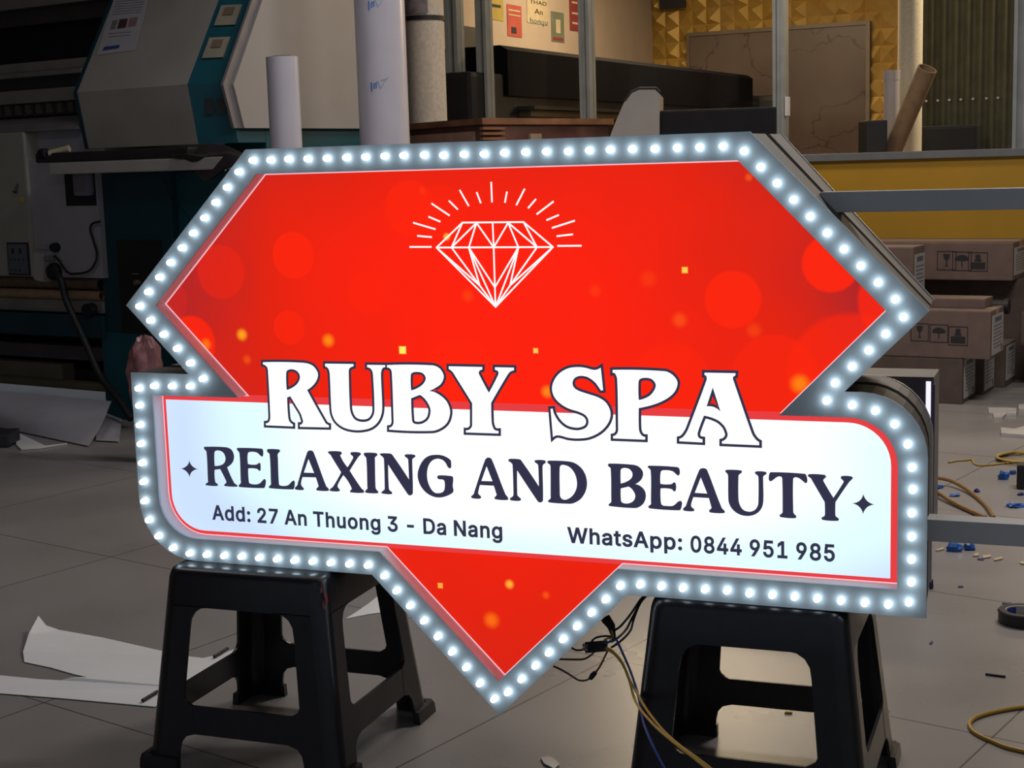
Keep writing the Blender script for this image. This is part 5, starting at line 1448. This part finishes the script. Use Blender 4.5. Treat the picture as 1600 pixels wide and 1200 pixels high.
# -- LEDs round the border
LED = [(397.5, 250.6), (425, 250), (453, 248.5), (483, 248.2), (513, 247.3), (543.5, 246.2), (573, 245.3), (603, 244), (632.5, 243), (664.5, 242.2), (694.5, 242.5), (726.5, 241), (758, 240.6), (789.5, 238.8), (822.5, 237.6), (855, 236.8), (889, 236.5), (922, 235), (954.5, 233.7), (989, 232.8), (1024, 232.6), (1059, 231), (1094, 230), (1130.3, 228.5), (1163.3, 236),
       (1189, 261), (1214.6, 286.2), (1240.6, 312), (1266.3, 338), (1292.7, 363.8), (1319, 389.3), (1345.4, 415.3), (1372.3, 441.2), (1399, 467.5), (1412, 495.3), (1384, 521.5), (1357.7, 547), (1331.7, 572.4), (1305, 598), (1292, 625.5), (1332, 632.6), (1368, 641.2), (1398.3, 662.2), (1418.7, 693.7), (1425.3, 729.7), (1426.5, 764.3), (1425, 801), (1424.8, 837.7), (1424.5, 873.3), (1424.3, 908.6), (1420.7, 940),
       (1388.3, 943.3), (1351.7, 940.7), (1314.5, 937.3), (1277.6, 934), (1242.3, 931.2), (1207.5, 928.3), (1172, 925.8), (1137, 921.5), (1102.5, 919.8), (1068, 917.5), (1034.5, 915), (1001.3, 912), (970.3, 914.3), (947.5, 935.3), (925.5, 956), (902.8, 977.4), (881, 997.4), (859, 1018.4), (838, 1038.7), (816.5, 1059.5), (795, 1080), (773.7, 1090.7),
       (751.3, 1066.3), (730, 1041.3), (708, 1017), (685.8, 993), (664.3, 968.6), (642.6, 944.9), (621.5, 921.6), (602.3, 898.2), (576.8, 881.7), (547.7, 879.9), (518.7, 878), (490.5, 876), (462.3, 874.4), (435, 872.3), (407.3, 870.3), (379.6, 868.3), (352.6, 867), (325.3, 865.2), (298.8, 863.3), (272.6, 854.8), (249.8, 836.5), (235, 811.2), (228, 781.8), (226.6, 751.8), (224.5, 722.3), (222.6, 692.6), (221, 663.2), (220, 632.6),
       (219.3, 606), (243.5, 602.2), (271.3, 602.5), (299.3, 602.8), (319.2, 591), (299.5, 566.7), (279.2, 544), (258, 522), (237.5, 500), (220.6, 478), (234.2, 455.6), (251.6, 432.8), (269, 410), (286.7, 387), (304.2, 364), (322, 340.3), (339.3, 316.3), (357.3, 292.6), (375.3, 268.6)]
rl_ = .0055
dome = [(rl_, .0), (rl_, .0100)] + [(rl_ * math.cos(R(a_)), .0100 + rl_ * .9 * math.sin(R(a_))) for a_ in (25, 50, 72)]
def led_mesh(mb_, cx, cz, d=0.0):
    n = 10
    rg = [[(cx + r_ * math.cos(2 * math.pi * k / n), d - z_, cz + r_ * math.sin(2 * math.pi * k / n)) for k in range(n)] for r_, z_ in dome]
    mb_.add([p_ for g in rg for p_ in g], [(i * n + k, i * n + (k + 1) % n, (i + 1) * n + (k + 1) % n, (i + 1) * n + k) for i in range(len(rg) - 1) for k in range(n)] + [tuple((len(rg) - 1) * n + k for k in range(n))])
    return mb_
M_LED = glow('led_white', (0.78, 0.90, 1.0), 5.2)
order = sorted(LED, key=lambda p_: (SF.m @ SF.hy(*p_, 0) - C0).length)
first = None
rest = MB()
for i, p_ in enumerate(order):
    c = SF.hy(*p_, 0)
    if i >= 100:
        led_mesh(rest, c.x, c.z)
        continue
    if first is None:
        first = led_mesh(MB(), 0, 0).build('led', M_LED, sg, True)
        o = first
    else:
        o = first.copy()
        COL.objects.link(o)
        o.parent = sg
    o.location = (c.x, 0, c.z)
o = rest.build('led_row', M_LED, sg, True)
o['kind'] = 'stuff'
# thin cable loops / bracket arms towards the wall on the right
for (z0p, z1p) in ((( 1440, 297), (1440, 330)), ((1520, 815.5), (1520, 850))):
    a, b = SF.hy(*z0p, .075), SF.hy(*z1p, .075)
    x0 = SF.hy(1281, 300, .075).x if z0p[1] < 400 else .742
    MB().rbox(x0, 1.6, .075, .118, b.z, a.z, .002).build('mounting_arm', mat('arm_grey_steel', (0.50, 0.52, 0.53), 0.5, vary=.08), sg)

# ------------------------------------------------------------------ hanging wires by the right stool
WR = Frame(at(990, 940, 2.72), 0)
wt = thing('wire_bundle', WR, 'bundle of dark, blue and yellow wires hanging below the sign beside the right stool', 'wires')
def wire(nm, pts, r_, m, par=wt, fr_=WR):
    return MB().tube(curve_pts([fr_.i @ at(*p_) for p_ in pts], 6), r_, 7).build(nm, m, par, True)
M_WN = mat('navy_wire', (0.012, 0.012, 0.035), 0.4, vary=0)
M_WB = mat('blue_wire', (0.03, 0.09, 0.42), 0.4, vary=0)
M_WY = mat('yellow_wire', (0.68, 0.46, 0.08), 0.5, vary=0.1)
M_WBR = mat('brown_wire', (0.16, 0.08, 0.05), 0.5, vary=0.1)
for pts in ([(1008, 929, 2.74), (1000, 938, 2.74), (985, 960, 2.72), (970, 978, 2.7), (960, 985, 2.7)], [(1010, 929, 2.74), (1003, 938, 2.74), (988, 965, 2.72), (978, 984, 2.7), (965, 997, 2.68), (955, 1003, 2.68)], [(1011, 930, 2.74), (1000, 943, 2.74), (990, 968, 2.72), (985, 985, 2.7), (972, 1000, 2.68), (955, 1012, 2.67)]):
    wire('wire', pts, .0022, M_WN)
cn = MB()
c0, c1, c2 = (WR.i @ at(*p_) for p_ in ((946, 966, 2.68), (955, 978, 2.68), (959, 996, 2.68)))
cn.tube([c0, c1, c2, WR.i @ at(961, 1001, 2.68)], [.0105, .0085, .0045, .003], 6).build('connector', M_BLACK, wt)
pk = MB()
for dy in (-5, 0, 5):
    p0, p1 = WR.i @ at(914, 1012 + dy, 2.66), WR.i @ at(949, 1009 + dy * .8, 2.66)
    pk.tube([p0, p1], [.0045, .0055], 6)
pk.build('splice', mat('black_sleeve', (0.012, 0.014, 0.018), 0.25, vary=.2), wt)
g = MB()
for dy in (-3, 3):
    g.tube([WR.i @ at(910, 1011 + dy, 2.655), WR.i @ at(918, 1012 + dy, 2.655)], .003, 6)
g.build('splice_tip', M_STEEL, wt)
wire('wire', [(893, 1012, 2.67), (901, 1016, 2.67), (913, 1015, 2.66)], .0019, M_WN)
wire('wire', [(922, 1006, 2.66), (930, 997, 2.66), (945, 994, 2.67), (956, 995, 2.68)], .0019, M_WN)
wire('wire', [(940, 1006, 2.66), (948, 998, 2.66), (957, 996, 2.66), (955, 985, 2.67)], .0019, M_WY)
wire('wire', [(945, 1006, 2.65), (956, 1001, 2.65), (962, 998, 2.64), (972, 1018, 2.62), (984, 1046, 2.58), (994, 1075, 2.52), (1000, 1100, 2.46), (1006, 1130, 2.38), (1020, 1165, 2.33), (1038, 1200, 2.30), (1055, 1230, 2.29)], .0022, M_WB)
wire('wire', [(947, 1012, 2.65), (958, 1018, 2.64), (972, 1034, 2.62), (984, 1062, 2.57), (995, 1082, 2.50), (1010, 1108, 2.42), (1035, 1140, 2.34), (1060, 1163, 2.29), (1090, 1185, 2.25), (1120, 1208, 2.22)], .0023, M_WY)
wire('wire', [(947, 1014, 2.655), (960, 1022, 2.645), (974, 1040, 2.62), (984, 1066, 2.57), (990, 1088, 2.50), (1002, 1110, 2.42), (1026, 1137, 2.34), (1054, 1161, 2.29), (1086, 1186, 2.25), (1112, 1207, 2.22)], .0023, M_WY)
wire('wire', [(874, 1030, 2.70), (895, 1030.5, 2.69), (912, 1030, 2.68), (923, 1024, 2.67), (928, 1019, 2.66)], .0019, M_WBR)
wire('wire', [(865, 1041, 2.70), (876, 1046, 2.69), (890, 1054, 2.68), (905, 1063, 2.67), (918, 1062, 2.67), (928, 1054, 2.67), (938, 1040, 2.67), (947, 1022, 2.66), (950, 1016, 2.66)], .0019, M_WBR)
MB().tube([WR.i @ at(922, 1061, 2.668), WR.i @ at(926, 1055, 2.668), WR.i @ at(931, 1050, 2.668)], [.004, .0055, .004], 6).build('heat_shrink', M_BLACK, wt)

# ------------------------------------------------------------------ things lying on the floor
def floor_shape(px_pts, nm, m, label, cat, th=.002, group=None, lift=0.0, z0=0.0):
    P = [floor_at(*p_) for p_ in px_pts]
    c = sum(P, Vector()) / len(P)
    fr_ = Frame((c.x, c.y, 0), 0)
    mb_ = MB().slab([[(p_.x - c.x, p_.y - c.y) for p_ in P]], lambda u, v, d: (u, v, d), z0 + .0005, z0 + .0005 + th)
    return tag(place(mb_.build(nm, m), fr_), label, cat, group)

M_SHEET = mat('white_film_offcut', (0.74, 0.75, 0.76), 0.6, vary=0.05, scale=3)
# big torn offcut with one lifted corner
def sheet_grid():
    out = [(60, 962), (72, 977), (92, 984), (160, 996), (240, 1014), (290, 1025), (318, 1028), (345, 1022), (372, 1012), (400, 1004), (425, 1012), (428, 1024), (395, 1040), (350, 1056), (300, 1075), (242, 1104), (200, 1100), (100, 1091), (0, 1083), (-40, 1080), (-40, 1054), (0, 1055), (60, 1061), (95, 1063), (112, 1058), (130, 1061), (146, 1060), (115, 1053), (80, 1043), (38, 1034), (36, 1018), (45, 990)]
    lift = {0: .035, 1: .012, 31: .012, 30: .004, 23: .006, 24: .012}
    P = [floor_at(*p_) for p_ in out]
    c = sum(P, Vector()) / len(P)
    # keep the picture position of lifted points by moving them along their ray
    V = []
    for i, p_ in enumerate(out):
        v_ = floor_at(p_[0], p_[1], .003 + lift.get(i, 0))
        V.append(v_ - Vector((c.x, c.y, 0)))
    tri = tessellate_polygon([[Vector((v_.x, v_.y, 0)) for v_ in V]])
    mb_ = MB().add(V + [v_ - Vector((0, 0, .0015)) for v_ in V], list(tri) + [tuple(len(V) + k for k in t_) for t_ in tri] + [(i, (i + 1) % len(V), len(V) + (i + 1) % len(V), len(V) + i) for i in range(len(V))])
    return mb_, Frame((c.x, c.y, 0), 0)
mb, fr = sheet_grid()
tag(place(mb.build('film_offcut', M_SHEET), fr), 'large torn white film offcut on the floor left of the left stool', 'sheet')
floor_shape([(540, 968), (556, 958), (575, 945), (600, 925), (640, 915), (650, 935), (606, 957), (575, 961)], 'film_offcut', M_SHEET, 'white film offcut on the floor seen through the left stool', 'sheet', .002)
floor_shape([(372, 988), (386, 982), (400, 984), (398, 992), (378, 992)], 'film_offcut', M_SHEET, 'tiny white film corner on the floor behind the left stool leg', 'sheet', .002)
def stick(px0, py0, px1, py1, r_, m, nm, label, cat, z=.0):
    a_, b_2 = floor_at(px0, py0), floor_at(px1, py1)
    a_.z = b_2.z = r_ + z
    return tag(MB().tube([a_, b_2], r_, 8).build(nm, m, None, True), label, cat)
stick(223, 1100, 246, 1086, .004, M_BLACK, 'cable_end', 'short black cable end on the white offcut left of the stool leg', 'cable', .004)
stick(335, 1031, 356, 1018, .004, M_BLACK, 'cable_end', 'short black cable end on the white offcut seen through the stool', 'cable', .004)
stick(1540, 1055, 1571, 1059, .0028, M_BLACK, 'cable_end', 'short black cable end on bare floor below the tape roll', 'cable')
stick(1226, 1115, 1238, 1115.5, .0025, mat('yellow_scrap', (.45, .36, .03), .5), 'wire_scrap', 'small yellow wire scrap on the floor seen through the right stool', 'scrap')
floor_shape([(845, 1187), (858, 1184), (868, 1190), (874, 1198), (866, 1204), (850, 1196)], 'foil_scrap', M_STEEL, 'small grey foil scrap at the bottom edge between the stools', 'scrap', .004)

# tape roll
c = floor_at(1598, 972)
TF = Frame((c.x, c.y, 0), 0)
tr_ = thing('tape_roll', TF, 'roll of black tape with blue print in its core on the floor', 'tape')
ro, ri, hh = .0575, .041, .031
MB().lathe([(ri, 0), (ro, 0), (ro, hh - .002), (ro - .002, hh), (ri, hh), (ri, 0)], 48).build('tape', mat('black_tape', (0.008, 0.008, 0.01), 0.4, vary=0), tr_, True)
MB().lathe([(ri, 0.0), (ri - .0025, 0.0), (ri - .0025, hh - .002), (ri, hh - .001)], 48).build('core', mat('white_core_card', (0.40, 0.40, 0.40), 0.6), tr_, True)
mb = MB()
ns = 10
angs = [R(95 + 55 * i / ns) for i in range(ns + 1)]
mb.add([((ri - .003) * math.cos(a_), (ri - .003) * math.sin(a_), z_) for z_ in (.006, .026) for a_ in angs], [(i, i + 1, ns + 2 + i, ns + 1 + i) for i in range(ns)])
mb.build('core_print', mat('blue_core_print', (0.02, 0.05, 0.35), 0.6, vary=.4, scale=120), tr_)

M_BLUE = mat('bright_blue_plastic', (0.012, 0.09, 0.36), 0.4, vary=0.35, scale=60)
M_NAVY = mat('navy_scrap', (0.02, 0.03, 0.12), 0.6)
M_CHIP = mat('cream_chip', (0.50, 0.40, 0.27), 0.7)
def lump(px, py, wpx, hpx, m, nm, label, cat, seed=1, group=None):
    c_ = floor_at(px, py)
    k = (c_ - C0).length / FOC
    rnd = random.Random(seed)
    bm = bmesh.new()
    bmesh.ops.create_icosphere(bm, subdivisions=2, radius=1.0)
    for v in bm.verts:
        f = 1 + rnd.uniform(-.28, .28)
        v.co = Vector((v.co.x * wpx / 2 * k * f, v.co.y * wpx / 3 * k * f, max(0, (v.co.z + .55) * hpx / 1.9 * k * f)))
    bm.verts.index_update()
    mb_ = MB().add([v.co for v in bm.verts], [[v.index for v in f.verts] for f in bm.faces])
    bm.free()
    return tag(place(mb_.build(nm, m), Frame((c_.x, c_.y, 0), rnd.uniform(-20, 20))), label, cat, group)
lump(1490, 861, 24, 14, M_BLUE, 'cable_clip', 'crumpled blue plastic clip on the floor beside the sign right edge, left of its pair', 'clip', 1)
lump(1514, 859, 18, 11, M_BLUE, 'cable_clip', 'crumpled blue plastic clip just right of the similar blue clip', 'clip', 2)
lump(1568, 749, 16, 15, M_BLUE, 'cable_clip', 'round blue plastic clip left of the black adapter', 'clip', 3)
lump(1582, 741, 10, 8, M_BLUE, 'cable_clip', 'small blue plastic clip touching the black adapter', 'clip', 4)
lump(1586, 792, 28, 7, M_BLUE, 'cable_tie', 'flat blue plastic strip at the right edge below the black adapter', 'strip', 5)
lump(1594, 774, 10, 5, M_NAVY, 'cable_tie', 'dark blue strip end directly under the black adapter', 'strip', 6)
lump(1468, 763, 13, 7, M_BLUE, 'plastic_scrap', 'blue scrap between the two brown wires near the sign edge', 'scrap', 7)
lump(1462, 775, 13, 7, M_BLUE, 'plastic_scrap', 'pale blue scrap under the lower brown wire at the sign edge', 'scrap', 8)
lump(1492, 775, 19, 4, M_BLUE, 'plastic_scrap', 'long thin blue scrap inside the brown wire loop', 'scrap', 9)
lump(1526, 769, 10, 6, M_NAVY, 'plastic_scrap', 'dark blue scrap right of the upper brown wire', 'scrap', 10)
floor_shape([(1566, 942), (1580, 943), (1580, 945), (1566, 944.5)], 'plastic_scrap', M_NAVY, 'thin navy strip on the floor above the tape roll', 'scrap')
floor_shape([(1558, 953), (1568, 950.5), (1568, 952.5), (1559, 955)], 'plastic_scrap', M_NAVY, 'thin navy strip touching the tape roll left side', 'scrap')
floor_shape([(1497, 916), (1505, 916), (1505, 918.5), (1497, 918.5)], 'plastic_scrap', M_NAVY, 'small navy scrap on the floor right of the sign lower corner', 'scrap')
lump(1455, 920, 7, 16, M_NAVY, 'plastic_scrap', 'dark upright scrap close to the sign lower right edge', 'scrap', 11)
floor_shape([(1452, 1006), (1456, 1002.5), (1458, 1004), (1455, 1008)], 'plastic_scrap', M_NAVY, 'tiny blue scrap on the floor right of the right stool', 'scrap')
floor_shape([(1527, 873), (1537, 873.5), (1537, 876), (1528, 875.5)], 'plastic_scrap', M_NAVY, 'dark blue sliver between cream chips', 'scrap')
for i, (pp_, lab) in enumerate((([(1462, 861), (1474, 857), (1475, 860), (1464, 862.5)], 'cream chip left of the two blue clips'), ([(1520, 870.5), (1524, 866.5), (1529, 866), (1529, 870)], 'cream chip just right below the blue clips'), ([(1535, 870), (1548, 868.5), (1548, 872), (1536, 874)], 'widest cream chip in the row right of the blue clips'), ([(1553, 875), (1567, 872), (1566, 875), (1554, 877.5)], 'dull cream chip fourth in the row'), ([(1593, 880), (1604, 878.5), (1604, 883), (1595, 882.5)], 'cream chip at the right picture edge'))):
    floor_shape(pp_, 'foam_chip', M_CHIP, lab, 'chip', .004, 'cream chips by the blue clips')
M_ACR = mat('white_acrylic_offcut', (0.50, 0.47, 0.44), 0.4)
floor_shape([(1544, 641), (1571, 641), (1588, 642), (1588, 650), (1572, 650), (1566, 656), (1553, 656), (1552, 650), (1545, 649)], 'acrylic_offcut', M_ACR, 'white notched acrylic offcut on the floor before the cartons', 'offcut', .012)
floor_shape([(1591, 636), (1606, 634), (1606, 644), (1592, 643)], 'acrylic_offcut', M_ACR, 'white acrylic offcut at the right edge nearest the cartons', 'offcut', .012)
floor_shape([(1564, 673), (1585, 675), (1600, 671), (1612, 671), (1612, 686), (1564, 682)], 'acrylic_offcut', M_ACR, 'white acrylic strip on the floor above the yellow wire coil', 'offcut', .014)
# black adapter
a = floor_at(1588, 765)
AF = Frame((a.x, a.y, 0), -20)
zt = AF.hy(1595, 727, 0).z
tag(place(MB().rbox(0, .12, 0, .07, 0, zt, .008).build('power_adapter', M_BLACK), AF), 'black power adapter on the floor at the right edge', 'adapter')
# brown lead pair, yellow coils
def floor_wire(pts, r_, m, nm, label, cat):
    P = []
    for p_ in pts:
        zz_ = p_[2] if len(p_) > 2 else 0
        P.append(floor_at(p_[0], p_[1], r_ + zz_))
    return tag(MB().tube(curve_pts(P, 8), r_, 7).build(nm, m, None, True), label, cat)
M_BRL = mat('amber_lead', (0.22, 0.115, 0.035), 0.5, vary=.15, scale=40)
floor_wire([(1454, 746, .02), (1466, 747, .02), (1482, 750, .015), (1498, 757, .01), (1512, 766, .004), (1526, 777), (1540, 790), (1547, 800), (1553, 809)], .0065, M_BRL, 'amber_lead', 'upper amber lead curving from the sign edge to the mounting arm', 'wire')
floor_wire([(1456, 764, .015), (1468, 771, .01), (1484, 782, .004), (1502, 792), (1522, 801), (1540, 809)], .0075, M_BRL, 'amber_lead', 'lower straighter amber lead below the blue scraps', 'wire')
M_YW = mat('mustard_wire', (0.36, 0.235, 0.04), 0.5, vary=.15)
floor_wire([(1482, 722.5), (1495, 720), (1510, 719), (1518, 718), (1522, 724), (1530, 727), (1545, 726.5), (1560, 725), (1580, 723), (1602, 723)], .0035, M_YW, 'yellow_wire', 'thin yellow wire trailing left from the yellow coil', 'wire')
cw_ = MB()
P = []
for k in range(90):
    a_ = k / 89 * 2 * math.pi * 5
    P.append(floor_at(1603 + 47 * math.cos(a_) * (1 - .04 * (k % 7) / 7), 714 + (7 + 1.5 * math.sin(k)) * math.sin(a_), .004 + .0025 * (k // 18)))
tag(MB().tube(P, .0042, 6).build('wire_coil', M_YW, None, True), 'flat coil of yellow wire on the floor at the right edge', 'coil')
floor_wire([(1640, 1100), (1600, 1104.5), (1575, 1108), (1550, 1113), (1530, 1119), (1519, 1125), (1515, 1132), (1520, 1142), (1532, 1150), (1550, 1158), (1572, 1167), (1600, 1174), (1640, 1184)], .0042, mat('golden_wire', (0.42, 0.24, 0.02), 0.45, vary=.1), 'yellow_wire', 'loop of golden yellow wire on the floor at the lower right corner', 'wire')
